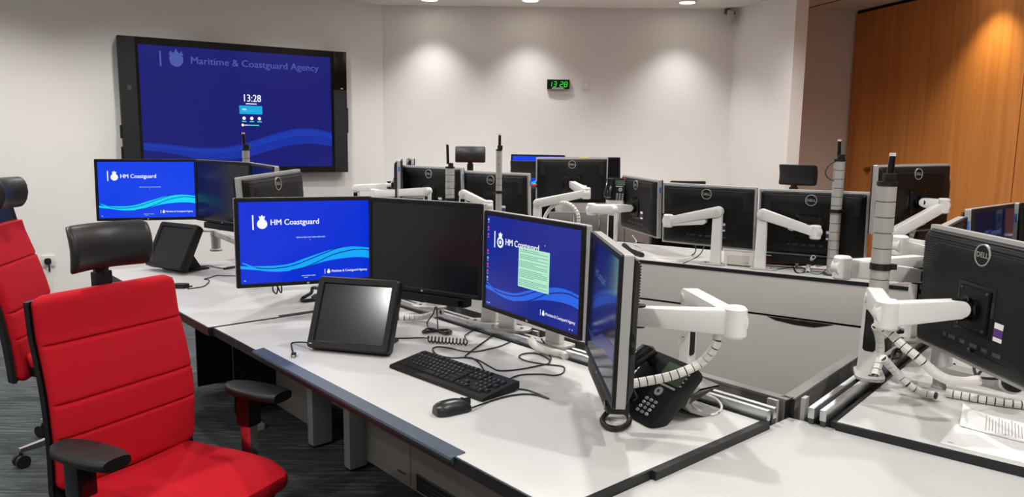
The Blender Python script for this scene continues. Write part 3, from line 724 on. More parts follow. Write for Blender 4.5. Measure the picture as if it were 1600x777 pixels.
# ------------------------------------------------------------------ monitor arms
def hose_mesh(s, pts, r=.0125, pitch=.021, n=8):
    """white spiral cable wrap: short white cuffs with thin black gaps"""
    pts = smooth_path(pts, n); L = [0]
    for a, b in zip(pts, pts[1:]): L.append(L[-1] + (b - a).length)
    def at(d):
        d = min(max(d, 0), L[-1])
        for i in range(len(pts) - 1):
            if d <= L[i + 1] or i == len(pts) - 2:
                t = (d - L[i]) / max(L[i + 1] - L[i], 1e-9); return pts[i].lerp(pts[i + 1], t)
    s.tube(pts, r * .80, BLACK, 8)
    k = 0.
    while k < L[-1] - pitch * .5:
        a, b, c = at(k), at(k + pitch * .43), at(k + pitch * .86)
        if (c - a).length > 1e-4: s.tube([a, b, c], r, WHITEP, 10)
        k += pitch
    return s
def arm(label, base, shoulder, elbow, key, hose=None, group=None, w=.046, r0=.030, r1=.026, plate=None, headoff=(0, .056, -.015), drop=.0, broad=None, insert=True):
    base, shoulder, elbow = Vector(base), Vector(shoulder), Vector(elbow)
    M = MON[key] if isinstance(key, str) else None
    head = M @ Vector(headoff) if M is not None else Vector(key)
    out = ((M @ Vector((0, .2, -.015))) - (M @ Vector((0, 0, -.015)))).normalized() if M is not None else Vector((0, 0, 0))
    t = thing('monitor_stand', label, 'monitor arm', base, group)
    L = lambda p: Vector(p) - base
    face = (elbow - shoulder); face.z = 0; face = face.normalized() if face.length > 1e-4 else Vector((1, 0, 0))
    side = Vector((-face.y, face.x, 0))
    # foot
    P = plate or (Vector((-EY.x, 0, 0)) + Vector((1, 0, 0)))
    ang = math.atan2(face.y, face.x)
    m = MB(); m.prism(rrect(.15, .085, .035, 6), 0, .010, MATS['light grey segment plastic'], Matrix.Rotation(ang, 4, 'Z') @ Matrix.Translation((.02, 0, 0)), bev=.003)
    for x in (-.035, .06): m.cyl((face.x * x, face.y * x, .009), (face.x * x, face.y * x, .013), .006, DGREY, seg=10)
    m.build('base_plate', t)
    # post: flat tapered blade, black insert on both broad faces
    zs = shoulder.z - base.z; top = L((shoulder.x, shoulder.y, shoulder.z))
    m = MB()
    F = frame((0, 0, .008), side, face, ZA)
    prof = [(-.034, 0), (.034, 0), (.030, .05), (.027, zs - .03), (.022, zs + .004), (-.022, zs + .004), (-.027, zs - .03), (-.030, .05)]
    bd = Vector(broad).normalized() if broad is not None else face
    Fp = frame((0, 0, .008), bd, ZA, bd.cross(ZA))
    m.prism([(a, b) for a, b in prof], -.014, .014, WHITE, Fp, bev=.005); m.build('post', t)
    if insert:
      m = MB(); m.prism([(-.019, .075), (-.012, .068), (.012, .068), (.019, .075), (.017, zs - .045), (-.017, zs - .045)], -.0155, .0155, BLACKG, Fp); m.build('post_insert', t)
    # upper arm
    m = MB(); m.stadium(top, L(elbow), r0, r1 * .92, w, WHITE, .007); 
    mid = top.lerp(L(elbow), .55); d = (L(elbow) - top).normalized(); sd = d.cross(ZA).normalized()
    m.build('upper_arm', t)
    m = MB()
    m.cyl(top - sd * (w / 2 + .004), top + sd * (w / 2 + .004), .016, WHITEP, seg=18)
    m.build('shoulder_cap', t)
    m = MB(); m.stadium(mid - d * .008 - ZA * .026, mid + d * .008 - ZA * .026, .010, .010, w * .7, WHITEP, .002); m.build('cable_clip', t)
    # elbow block
    e = L(elbow); ed = (head - elbow); ed.z = 0; ed = ed.normalized() if ed.length > 1e-4 else face
    m = MB(); m.lathe([(.0, .040), (.024, .040), (.030, .034), (.031, -.034 - drop), (.026, -.040 - drop), (.0, -.040 - drop)], WHITE, Matrix.Translation(e)); m.build('elbow_joint', t)
    # fore arm and head
    wrist = L(head) + out * .035
    e2 = e + Vector((0, 0, -drop))
    m = MB(); m.stadium(e2, wrist, .034, .024, w * .9, WHITE, .007); m.build('fore_arm', t)
    m = MB(); m.cyl(wrist + ZA * .03, wrist - ZA * .03, .018, BLACKM); m.stadium(wrist, L(head) + out * .004, .018, .018, .036, BLACKM, .003)
    if M is not None:
        m.cyl(L(head) + out * .012, L(head) - out * .003, .034, BLACKG, seg=24)
    m.build('tilt_head', t)
    if hose:
        for i, hp in enumerate(hose):
            m = MB(); hose_mesh(m, [L(p) for p in hp]); m.build('cable_wrap', t)
    return t
RZ = .766
def on_n(x, y, n): return onplane(x, y, Nn, n)
def on_m(x, y, mm): return onplane(x, y, Mm, mm)
def on_q(x, y, q): return onplane(x, y, Qq, q)
def down(p, z=RZ): return Vector((p.x, p.y, z))

# near left workstation
GA = 'white monitor arms on the left desk rail'
S = NU(1.85, 2.62, 1.05); arm('white monitor arm hidden behind the near bright blue monitor', down(S), S, S + Vector((-.34, .02, .02)), 'M1', group=GA)
S = NU(1.85, 2.24, 1.04); E_ = S + Vector((-.20, .06, .02)); h2 = [onz(690, 488, .80), onz(676, 492, .775), onz(655, 496, .757), onz(625, 497, .757), onz(610, 495, .757)]
arm('white monitor arm behind the dark centre monitor with white cable wrap', down(S), S, E_, 'M2', [h2], GA)
S = on_n(778, 470, 1.85); S.z = 1.05; arm('white monitor arm left of centre behind the note window monitor', down(NU(1.85, 2.13)), NU(1.85, 2.13, 1.04), NU(1.95, 1.9, 1.06), 'M3', group=GA)
S4 = on_n(1078, 466, 1.88); E4 = ony(1148, 503, 1.86)
hz = [ony(1122, 520, 1.88), ony(1118, 540, 1.88), ony(1098, 565, 1.9), ony(1070, 580, 1.9), ony(1040, 590, 1.9), ony(1010, 596, 1.9), ony(988, 600, 1.9)]
hz2 = [on_n(1073, 517, 1.86), on_n(1068, 530, 1.86), on_n(1066, 560, 1.87), on_n(1080, 590, 1.88)]
arm('white folded monitor arm above the black desk phone', down(S4), S4, E4, 'M4', [hz, hz2], GA, broad=Nn + Uu * .2)
t = thing('monitor_post', 'short white post under the note window monitor with white cable boot', 'post', NU(1.84, 1.86, RZ))
m = MB(); m.prism(rrect(.15, .08, .02), 0, .009, LGREY, Matrix.Rotation(A1 + PI / 2, 4, 'Z'), bev=.002); m.build('base_plate', t)
m = MB(); m.prism(rrect(.075, .028, .006), .009, .235, WHITE, Matrix.Rotation(A1 + PI / 2, 4, 'Z'), bev=.003); m.build('blade', t)
pts = [onz(828, 528, .80), onz(836, 540, .775), onz(856, 549, .757), onz(876, 553, .752), onz(884, 558, .748)]
m = MB(); m.tube([p - NU(1.84, 1.86, RZ) for p in smooth_path(pts)], .014, WHITEP, 12); m.build('cable_boot', t)

# far left workstation
for key, u, dx, lb in (('L1', 4.45, (-.16, .2, .05), 'white monitor arm behind the far bright blue monitor'), ('L2', 3.95, (-.2, .0, .05), 'white monitor arm behind the far dark monitor'), ('L3', 3.5, (-.05, .12, .02), 'white monitor arm hidden behind the far left ribbed monitor back'), ('L4', 3.2, (-.08, .22, .05), 'white monitor arm holding the ribbed monitor back on the left')):
    S = NU(1.85, u, 1.10); arm(lb, down(S), S, S + Vector(dx), key, group='white monitor arms of the far left workstation')

# rear desk
GB = 'white monitor arms on the rear desk'
q = 4.40
S = on_q(1122, 331, 4.42); E_ = on_q(1044, 345, 4.42); arm('white monitor arm rising to the right, left of the white box', down(S), S, E_, 'B2', group=GB, r0=.032, broad=Ww, insert=False)
S = on_q(1192, 335, 4.42); E_ = on_q(1274, 363, 4.46); arm('white monitor arm sloping down to the right, right of the white box', down(S), S, E_, 'B3', group=GB, r0=.032, broad=Ww, insert=False)
S = on_q(957, 328, 4.44); E_ = on_q(924, 327, 4.50); arm('white monitor arm under the mounted desk phone', down(S), S, E_, 'B1', group=GB, broad=Ww)
S = on_q(840, 318, 4.42); E_ = on_q(916, 302, 4.62)
loop = [on_q(849, 356, 4.5), on_q(852, 338, 4.5), on_q(862, 324, 4.5), on_q(878, 317, 4.5), on_q(893, 321, 4.5), on_q(903, 335, 4.5), on_q(904, 352, 4.5)]
arm('white monitor arm with a looped ribbed cable in front of the yellow strip monitor', down(S), S, E_, 'C4', [loop], GB, broad=Ww, insert=False)
S = on_q(1399, 364, 4.36); E_ = on_q(1474, 322, 4.50)
hz = [on_q(1430, 352, 4.45), on_q(1425, 366, 4.45), on_q(1420, 385, 4.45), on_q(1418, 405, 4.45)]
arm('white monitor arm rising to the monitor by the timber wall', down(S), S, E_, 'B4', [hz], GB, broad=Ww, insert=False)
S = on_q(556, 294, 4.6); E_ = on_q(612, 291, 4.75); arm('leftmost white monitor arm at the rear, reaching the edge-on monitor', down(S, .765), S, E_, 'C1', group=GB)
S = on_q(668, 299, 4.36); E_ = on_q(585, 303, 4.42); arm('low white monitor arm left of the short grey column', down(S, .765), S, E_, 'C2', group=GB)
S = on_q(724, 303, 4.36); E_ = on_q(764, 322, 4.40); arm('white monitor arm sloping down between the two rear columns', down(S, .765), S, E_, 'C3', group=GB)

# right workstation
GR = 'white monitor arms on the right desk rail'
S = on_m(1366, 466, -.652); E_ = ony(1386, 491, 1.985)
h1 = [ony(1372, 508, 2.02), ony(1392, 522, 2.0), ony(1408, 538, 1.98), ony(1434, 559, 1.95), ony(1452, 575, 1.94)]
h3 = [onz(1380, 560, .86), onz(1400, 582, .81), onz(1421, 603, .775), onz(1441, 614, .756), onz(1464, 619, .756)]
h2 = [on_m(1368, 510, -.62), on_m(1374, 528, -.62), on_m(1375, 557, -.62), on_m(1366, 592, -.62)]
ta = arm('nearest white monitor arm at right with striped cable wraps', down(S), S, E_, 'R1', [h1, h2, h3], GR, r0=.033, broad=Mm)
bse = down(S)
m = MB(); m.tube([p - bse for p in smooth_path([ony(1451, 574, 1.94), ony(1464, 585, 1.93), ony(1483, 594, 1.92), ony(1507, 597, 1.92), ony(1530, 594, 1.92)])], .0135, WHITEP, 12); m.build('cable_sleeve', ta)
S = on_m(1436, 412, -.66); E_ = ony(1316, 418, 2.55); arm('long white monitor arm crossing in front of the grey cable column', down(S), S, E_, 'R2', group=GR)
S = on_m(1455, 398, -.66); E_ = ony(1406, 384, 2.9); arm('white monitor arm just above the long crossing one', down(S), S, E_, 'R3', group=GR)
S = MV(-.655, 3.75, 1.08); arm('white monitor arm hidden behind the rightmost monitors', down(S), S, S + Vector((.25, -.1, 0)), 'R4', group=GR)

# ------------------------------------------------------------------ segmented cable columns with antenna
def column(label, x, y_top, ptop, nrm, c, r, ant_px, base_z=RZ, plug=True, group='segmented cable columns with antennas'):
    P = onplane(x, y_top, nrm, c)
    base = Vector((P.x, P.y, base_z)); H = P.z - base_z
    A = onplane(ant_px[0], ant_px[1], nrm, c)
    t = thing('cable_column', label, 'cable column', base, group)
    m = MB(); prof = [(.001, 0), (r, 0)]; n = int(round(H / .048)); st = H / n
    for k in range(n):
        z = k * st; prof += [(r - .005, z + .0005), (r, z + .001), (r, z + st - .003), (r - .005, z + st - .0028), (r - .005, z + st)]
    prof += [(.001, H)]
    m.lathe(prof, LGREY, seg=24); m.build('segmented_tube', t)
    m = MB(); m.lathe([(.001, H), (r + .001, H), (r + .001, H + .012), (.001, H + .012)], BLACK, seg=20); m.box(-.012, .024, -.012, .012, H + .01, H + .038, BLACK, bev=.003); m.build('column_cap', t)
    top = A - base
    m = MB(); m.cyl((top.x * .75, top.y * .75, H + .03), (top.x, top.y, top.z - .01), .0105, BLACKG, .0095); m.build('antenna', t)
    m = MB(); m.cyl((top.x, top.y, top.z - .01), (top.x, top.y, top.z), .0098, WHITEP); m.build('antenna_tip', t)
    m = MB(); m.lathe([(r, H * .55), (r + .003, H * .55), (r + .003, H * .55 + .02), (r, H * .55 + .02)], BLACK, seg=20); m.box(r, r + .02, -.01, .01, H * .55, H * .55 + .018, BLACK, bev=.002); m.build('clamp_band', t)
    m = MB(); m.lathe([(.001, 0), (r + .016, 0), (r + .016, .008), (.001, .008)], DGREY, seg=24); m.build('foot_flange', t)
    return t
column('thick grey segmented column with antenna, nearest on the right rail', 1386, 290, 0, Mm, -.66, .029, (1395, 239))
column('grey segmented column in front of the right rear monitor', 1312, 252, 0, Qq, 4.47, .029, (1312, 218))
column('thin tall grey column between far red chair and blue monitor', 780, 236, 0, Qq, 4.355, .021, (781, 209))
column('short grey column left of the far red chair', 703, 263, 0, Qq, 4.355, .033, (699, 224))
column('column with black antenna overlapping the wall display', 384, 235, 0, Nn, 1.85, .022, (380, 207))
# thin cable looping off the middle column
t0 = on_q(1310, 252, 4.45)
tag(MB().tube(smooth_path([on_q(1308, 251, 4.45), on_q(1296, 258, 4.45), on_q(1290, 270, 4.45), on_q(1295, 279, 4.45), on_q(1306, 284, 4.45)]), .003, BLACK, 6).build('antenna_cable'), 'thin black cable looping off the column near the far right headrest', 'cable')

# ------------------------------------------------------------------ touch terminals
def terminal(label, c, yaw, tilt, w, h, kind):
    M = pose(c, yaw, tilt, 0)
    t = thing('touch_terminal', label, 'touch screen', M, 'touch terminals')
    m = MB()
    ring = lambda a, b, r, y, dz=0: [Vector((p[0], y, p[1] + dz)) for p in rrect(a, b, r)]
    bw = .024
    m.rings([ring(w - .012, h - .012, .012, .042), ring(w, h, .014, .022), ring(w, h, .014, -.006), ring(w - .010, h - .010, .012, -.013), ring(w - 2 * bw, h - 2 * bw, .004, -.012), ring(w - 2 * bw - .008, h - 2 * bw - .008, .002, -.004)], BLACKM, cap=False)
    m.poly([p for p in ring(w - .012, h - .012, .012, .042)], BLACKM); m.build('housing', t)
    m = MB(); m.box(-w / 2 + bw + .002, w / 2 - bw - .002, -.0045, .0, -h / 2 + bw + .002, h / 2 - bw - .002, mat('touch glass', (44, 44, 45), .16, spec=.6)); m.build('screen', t)
    m = MB(); m.box(-w / 2 + .012, -w / 2 + .022, -.0138, -.0125, -h / 2 + .012, -h / 2 + .016, KEYG); m.build('status_mark', t)
    # foot behind
    Mi = M.inverted(); fw = .10
    down_ = Mi.to_3x3() @ Vector((0, 0, -1))
    b0 = Vector((0, .04, 0)); 
    zc = M.translation.z - .742
    hb = Vector((M[0][1], M[1][1], 0)).normalized()
    foot = Vector((M.translation.x, M.translation.y, .742)) + hb * .12
    f = Mi @ foot
    m = MB()
    base_c = Mi @ (foot)
    m.rings([[Mi @ (M @ Vector((sx * .05, .041, sz)) ) for sx, sz in ((-1, -.03), (1, -.03), (1, .03), (-1, .03))], [Mi @ (foot + Vector((M[0][0], M[1][0], 0)).normalized() * sx * .06 + hb * sy + ZA * .004) for sx, sy in ((-1, -.05), (1, -.05), (1, .02), (-1, .02))]], BLACKM)
    m.rings([[Mi @ (foot + Vector((M[0][0], M[1][0], 0)).normalized() * sx * .10 + hb * sy + ZA * z) for sx, sy in ((-1, -.12), (1, -.12), (1, .04), (-1, .04))] for z in (0, .008)], BLACKM)
    m.build('foot', t)
    return t
terminal('black touch terminal with glare on its screen, in front on the desk', (-.557, 2.590, .871), 105, 24.5, .315, .262, 0)
terminal('black touch terminal far left, beside the black headrest', (-1.905, 4.15, .886), 120, 27, .318, .265, 0)

# ------------------------------------------------------------------ keyboard and mouse
k0, k1, k2, k3 = onz(613, 581), onz(660, 556), onz(804, 606), onz(760, 634)
kx = ((k3 - k0) + (k2 - k1)).normalized(); ky = ZA.cross(kx); kc = (k0 + k1 + k2 + k3) / 4
KM = frame((kc.x, kc.y, .740), kx, ky, ZA)
t = thing('keyboard', 'black full size keyboard on the white desk', 'keyboard', KM)
KW, KD = .452, .158
m = MB()
prof = [(-KD / 2, .004), (-KD / 2 + .004, .011), (-KD / 2 + .02, .013), (KD / 2 - .012, .031), (KD / 2, .028), (KD / 2, .010), (KD / 2 - .02, .002), (-KD / 2 + .004, .001)]
m.rings([[Vector((x, a * f, b)) for a, b in prof] for x, f in ((-KW / 2, .97), (-KW / 2 + .006, 1), (KW / 2 - .006, 1), (KW / 2, .97))], BLACKM); m.build('case', t)
m = MB()
for x in (-.18, .18): m.box(x - .015, x + .015, KD / 2 - .03, KD / 2 - .02, 0, .018, BLACK)
m.build('foot', t)
slope = math.atan2(.018, KD - .032)
def keyset():
    u = .0188; L = []
    rows = [(0, [(1.25, 3), (6.25, 1), (1.25, 4)]), (1, [(2.25, 1), (1, 10), (2.75, 1)]), (2, [(1.75, 1), (1, 11), (2.25, 1)]), (3, [(1.5, 1), (1, 12), (1.5, 1)]), (4, [(1, 13), (2, 1)])]
    for r, spec in rows:
        x = 0
        for w_, n in spec:
            for _ in range(n): L.append((x, r, w_)); x += w_
    for x in [0, 2, 3, 4, 5, 6.5, 7.5, 8.5, 9.5, 11, 12, 13, 14]: L.append((x, 5.25, 1))
    for x in (15.35, 16.35, 17.35): L += [(x, 5.25, 1), (x, 4, 1), (x, 3, 1), (x, 0, 1)]
    L.append((16.35, 1, 1))
    for x in (18.7, 19.7, 20.7, 21.7): L.append((x, 4, 1))
    for r in (1, 2, 3):
        for x in (18.7, 19.7, 20.7): L.append((x, r, 1))
    L += [(18.7, 0, 2), (20.7, 0, 1), (21.7, 0.5, 1), (21.7, 2.5, 1)]
    return L, u
KL, ku = keyset(); kme = {}
KEYM = mat('key plastic', (30, 30, 31), .35)
LEG = mat('key legend', (150, 150, 150), .6)
for x, r, w_ in KL:
    if w_ not in kme:
        s = MB(); a = ku * w_ / 2 - .0008; b = ku / 2 - .0008
        s.rings([[Vector((sx * (a - i), sy * (b - i) + j, z)) for sx, sy in ((-1, -1), (1, -1), (1, 1), (-1, 1))] for i, j, z in ((0, 0, 0), (.0005, 0, .004), (.0022, .0005, .0075))], KEYM)
        if w_ == 1: s.box(-.004, -.0012, .0008, .0042, .0074, .0078, LEG)
        kme[w_] = s.mesh('key', 25)
    o = share(kme[w_], 'key', t)
    px = -KW / 2 + .012 + (x + w_ / 2) * ku * .995; py = -KD / 2 + .026 + (r + .5) * .0187
    o.location = (px, py, .012 + (py + KD / 2 - .02) * math.tan(slope)); o.rotation_euler = (slope, 0, 0)
# mouse
p0, p1 = onz(685, 652), onz(737, 641)
mx = (p1 - p0); mx.normalize(); my = ZA.cross(mx); mc = (onz(684, 650) + onz(738, 642)) / 2 + my * .012
t = thing('mouse', 'black computer mouse in front of the keyboard', 'mouse', frame((mc.x, mc.y, .7402), mx, my, ZA))
m = MB()
R = []
for i in range(15):
    a = i / 14; x = -.057 + .114 * a
    hw_ = .031 * (max(0, 1 - abs((a - .48) / .52) ** 3.2)) ** .5 * (1 - .10 * math.sin(PI * a) ** 2) + .001
    hz_ = .036 * (max(0, 1 - abs((a - .40) / .60) ** 2.6)) ** .6 + .002
    R.append([Vector((x, hw_ * math.cos(th), max(.001, hz_ * math.sin(th) if math.sin(th) > 0 else .001 + .004 * (1 + math.sin(th))))) for th in [2 * PI * k / 20 for k in range(20)]])
m.rings(R, mat('mouse plastic', (34, 36, 37), .33)); m.build('body', t)
m = MB(); m.cyl((.028, -.004, .026), (.028, .004, .026), .010, BLACK); m.build('scroll_wheel', t)
m = MB(); m.box(.012, .056, -.0006, .0006, .012, .0335, BLACK); m.build('button_seam', t)

# ------------------------------------------------------------------ desk phones
def phone(label, M, w, h, handset=True, stand=True):
    t = thing('desk_phone', label, 'telephone', M, 'desk phones')
    ring = lambda a, b, r, y: [Vector((p[0], y, p[1])) for p in rrect(a, b, r)]
    m = MB(); m.rings([ring(w - .008, h - .008, .014, .040), ring(w, h, .016, .030), ring(w, h, .016, .004), ring(w - .008, h - .008, .014, -.004)], BLACKM); m.build('body', t)
    m = MB(); m.box(-.005, w / 2 - .010, -.0055, -.003, .028, h / 2 - .018, LCD); m.build('display', t)
    m = MB()
    for k in range(4): m.box(w / 2 - .0095 - .0, w / 2 - .004, -.0055, -.003, .032 + k * .013, .036 + k * .013, KEYG)
    m.box(0, w / 2 - .016, -.0055, -.003, .016, .022, KEYG); m.build('soft_keys', t)
    m = MB(); m.cyl((.035, -.003, -.004), (.035, -.0075, -.004), .0135, KEYG, seg=20); m.cyl((.035, -.007, -.004), (.035, -.0085, -.004), .005, DGREY, seg=12); m.build('navigation_key', t)
    s = MB(); s.rings([[Vector((.0062 * a * math.cos(q_), y, .0048 * a * math.sin(q_))) for q_ in [2 * PI * k / 12 for k in range(12)]] for a, y in ((1, 0), (1, -.003), (.8, -.004))], KEYG)
    s.box(-.0012, .0012, -.0043, -.0039, -.0018, .0018, DGREY); kk = s.mesh('key', 30)
    for i in range(3):
        for j in range(4):
            o = share(kk, 'key', t); o.location = (.014 + i * .0195, -.0035, -.036 - j * .0135)
    m = MB(); m.box(w / 2 - .022, w / 2 - .001, -.006, .004, h / 2 - .006, h / 2 + .001, mat('red lamp', (150, 24, 40), .3)); m.build('message_lamp', t)
    if handset:
        x = -w / 2 + .032
        m = MB(); R = []
        for i in range(17):
            a = i / 16; z = -h / 2 + .004 + a * (h - .012)
            y = -.036 - .022 * (1 - a) - .014 * math.sin(PI * a); b = .013 + .007 * (abs(2 * a - 1) ** 3)
            dpt = .013 + .007 * abs(2 * a - 1) ** 2; en = min(1, min(a, 1 - a) / .06) ** .5 * .9 + .1
            R.append([Vector((x + .030 * en * math.cos(q_) * (1 + .15 * abs(2 * a - 1) ** 2), y + dpt * en * math.sin(q_), z)) for q_ in [2 * PI * k / 14 for k in range(14)]])
        m.rings(R, BLACKG); 
        for a in (-h / 2 + .03, h / 2 - .035): m.cyl((x, -.045 if a < 0 else -.03, a), (x, -.004, a), .017, BLACKM)
        m.build('handset', t)
    return t
PM = pose((.394, 1.995, .815), 152, 46, -1)
t = phone('black desk phone with round keys tilted on a grey stand', PM, .192, .212)
Pi = PM.inverted()
hb = Vector((PM[0][1], PM[1][1], 0)).normalized(); hx = Vector((PM[0][0], PM[1][0], 0)).normalized()
# grey bent sheet stand behind the phone
c0 = Vector((.402, 1.995, 0)); 
def sp(a, b, z): return Pi @ (c0 + hx * a + hb * b + ZA * z)
m = MB()
th = .004
prof = [(-.02, .795), (.055, .868), (.10, .872), (.108, .868), (.055, .835), (.022, .775), (.055, .744), (.115, .7405), (.115, .744), (.06, .750), (.032, .775), (.06, .828), (.112, .862)]
top_ = [(.118, .822), (.045, .818), (.012, .802), (.002, .782), (.02, .762), (.07, .742), (.125, .7405)]
outl = [(b, z) for b, z in top_] + [(b + (.0 if i in (0,) else .004), z + (.004 if i else .004)) for i, (b, z) in reversed(list(enumerate([(.118, .822), (.047, .820), (.016, .804), (.008, .782), (.025, .764), (.072, .744), (.125, .7420)])))]
m.rings([[sp(a, b + .035, z) for b, z in outl] for a in (-.055, .085)], mat('grey sheet metal', (150, 149, 146), .45, .2)); m.build('stand', t)
# handset cord loop
tc = MB(); pts = [onz(962, 636, .775), onz(948, 646, .752), onz(941, 657, .749), onz(948, 667, .749), onz(965, 670, .749), onz(980, 664, .749), onz(983, 652, .756), onz(972, 640, .775), onz(966, 634, .79)]
tc.tube([Pi @ p for p in smooth_path(pts)], .0075, BLACK, 10).build('handset_cord', t)
FP = pose((.722, 5.25, 1.168), 112, 12, 0)
t = phone('far desk phone mounted on a white bracket between rear monitors', FP, .135, .16)
Fi = FP.inverted()
m = MB(); m.box(-.06, .06, .0, .05, -.105, -.079, WHITE, bev=.004); m.box(-.03, .03, .03, .045, -.40, -.10, WHITE, bev=.004); m.build('bracket', t)

# ------------------------------------------------------------------ chairs (local: front -y, person's seat centre above the origin)
def make_chair(label, M, seat_z=.47, back_h=.60, head=True, head_gap=.095, recline=11, head_tilt=-8, head_fwd=0., arm_dz=0., spin=.35, drop=.01, group='red high backed swivel chairs'):
    t = thing('office_chair', label, 'chair', M, group)
    zs = seat_z
    # seat cushion: rounded front roll, dished a little
    m = MB(); R = []
    for i in range(25):
        a = i / 24; y = -.25 + .44 * a
        e = min(1, min(a, 1 - a) / .08); ef = max(.0, 1 - (1 - e) ** 2) ** .5
        hw_ = (.235 + .02 * math.sin(PI * min(1, a * 1.2))) * (.90 + .10 * ef)
        zt_ = zs - .018 * max(0, (.25 - a) / .25) ** 1.6 * 1.6 + .010 * max(0, a - .8); th = .075 * (.35 + .65 * ef)
        prof = []
        for k in range(28):
            q_ = 2 * PI * k / 28; cx, sz = math.cos(q_), math.sin(q_)
            px = hw_ * math.copysign(abs(cx) ** .28, cx); pz = th / 2 * math.copysign(abs(sz) ** .5, sz)
            if sz > 0: pz += -.010 * (1 - (px / hw_) ** 2)
            prof.append(Vector((px, y, zt_ - th / 2 + pz)))
        R.append(prof)
    m.rings(R, RED); m.build('seat', t, 60)
    m = MB(); m.prism(rrect(.45, .42, .06, 6), zs - .105, zs - .062, BLACKM, Matrix.Translation((0, -.015, 0)), bev=.01); m.box(-.09, .09, -.12, .14, zs - .155, zs - .10, BLACKM, bev=.012); m.build('seat_base', t)
    # back: profile leaning away with lumbar curve
    z0, z1 = zs - drop, zs - .01 + back_h; rc = math.tan(math.radians(recline))
    def yb(z):                                     # front surface of the cushion
        s_ = (z - z0) / (z1 - z0)
        return .185 + rc * (z - z0) - .028 * math.sin(PI * min(1, s_ * 1.25)) + .02 * max(0, s_ - .75) ** 1.5
    def hwid(z):
        s_ = (z - z0) / (z1 - z0); return .240 - .012 * abs(s_ - .35)
    seams = [z0 + back_h * f for f in (.755, .46, .285)]
    zz = sorted(set([z0 + back_h * i / 60 for i in range(61)] + [s_ + d for s_ in seams for d in (-.008, -.004, -.0015, 0, .0015, .004, .008)]))
    m = MB(); R = []
    for z in zz:
        e = min(1, min(z - z0, z1 - z) / .03); ef = max(.02, 1 - (1 - e) ** 2) ** .5
        g = sum(.0085 * max(0, 1 - abs(z - s_) / .0085) ** 1.5 for s_ in seams)
        w_ = hwid(z) - .03 * (1 - ef); th = .062 * (.4 + .6 * ef); y0 = yb(z) + .062 * .25 * (1 - ef); prof = []
        for k in range(40):
            q_ = 2 * PI * k / 40; cx, sy = math.cos(q_), math.sin(q_)
            px = w_ * math.copysign(abs(cx) ** .25, cx); py = th / 2 * math.copysign(abs(sy) ** .45, sy)
            if sy < 0: py += g * min(1, abs(sy) * 2) + .008 * (1 - (px / w_) ** 2) * 0 
            else: py *= .8
            prof.append(Vector((px, y0 + th / 2 + py, z)))
        R.append(prof)
    m.rings(R, RED); m.build('backrest', t, 50)
    # black shell wrapping the rear and showing as a rim at both sides
    m = MB(); R = []
    zl_ = z0 - max(.0, .10 - drop); zr = [zl_ + (z1 - .015 - zl_) * i / 30 for i in range(31)]
    for z in zr:
        zc_ = max(z, z0); w_ = hwid(zc_) + .010; y0 = yb(zc_) + .040 - (.03 * (z0 - z) / .1 if z < z0 else 0); e = min(1, (z1 - z + .005) / .03); e = max(.1, e)
        prof = [(-w_, y0 - .004), (-w_ - .004, y0 + .012), (-w_ + .02, y0 + .040 * e), (w_ - .02, y0 + .040 * e), (w_ + .004, y0 + .012), (w_, y0 - .004), (w_ - .012, y0 + .006), (-w_ + .012, y0 + .006)]
        R.append([Vector((a, b, z)) for a, b in prof])
    m.rings(R, BLACKM); m.build('back_shell', t)
    m = MB(); m.tube(smooth_path([(0, .05, zs - .125), (0, .19, zs - .13), (0, .262, zs - .06), (0, .285, zs + .05)]), .03, BLACKM, 10); m.build('back_bracket', t)
    if head:
        yt = yb(z1); hz_ = z1 + head_gap
        m = MB(); m.tube(smooth_path([(0, yt + .055, z1 - .06), (0, yt + .06, z1 + .02), (0, yt + .052, hz_)]), .022, BLACKM, 10, None); m.box(-.028, .028, yt + .04, yt + .07, z1 - .02, hz_ - .02, BLACKM, bev=.008); m.build('headrest_stem', t)
        m = MB(); R = []; hw_ = .134
        for i in range(29):
            a = i / 28; x = -hw_ + 2 * hw_ * a
            e = min(1, min(a, 1 - a) / .06); ef = max(.05, 1 - (1 - e) ** 2) ** .5
            yc = yt + .026 - head_fwd - .040 * (x / hw_) ** 2
            prof = []
            for k in range(20):
                q_ = 2 * PI * k / 20; cz, sy = math.cos(q_), math.sin(q_)
                dz = .072 * (.85 + .15 * ef) * math.copysign(abs(cz) ** .7, cz); dy = .021 * ef * math.copysign(abs(sy) ** .7, sy) + .020 * (dz / .072) ** 2
                prof.append(Vector((x, yc + dy + dz * math.tan(math.radians(head_tilt)) * -.5, hz_ + .062 + dz)))
            R.append(prof)
        m.rings(R, LEATHER); m.build('headrest', t, 60)
    # armrests
    for sx in (-1, 1):
        m = MB(); R = []
        for i in range(21):
            a = i / 20; y = -.16 + .25 * a
            w_ = .058 * max(0.02, 1 - abs((a - .45) / .56) ** 2.6) ** .5 + .002; 
            R.append([Vector((sx * .298 + w_ * math.copysign(abs(math.cos(q_)) ** .8, math.cos(q_)), y, zs + .195 + arm_dz + .017 * math.copysign(abs(math.sin(q_)) ** .6, math.sin(q_)) * min(1, w_ / .02))) for q_ in [2 * PI * k / 20 for k in range(20)]])
        m.rings(R, BLACKM); pad = m.build('armrest_pad', t, 60)
        m = MB(); m.box(sx * .298 - .028, sx * .298 + .028, -.03, .03, zs + .06, zs + .19, BLACKG, bev=.008); pad.parent = m.build('armrest_sleeve', t)
        m = MB(); m.box(sx * .298 - .018, sx * .298 + .018, -.022, .022, zs - .11, zs + .065, CHROME, bev=.006); m.box(min(sx * .20, sx * .31), max(sx * .20, sx * .31), -.03, .03, zs - .115, zs - .095, BLACKM, bev=.006); m.build('armrest_post', t)
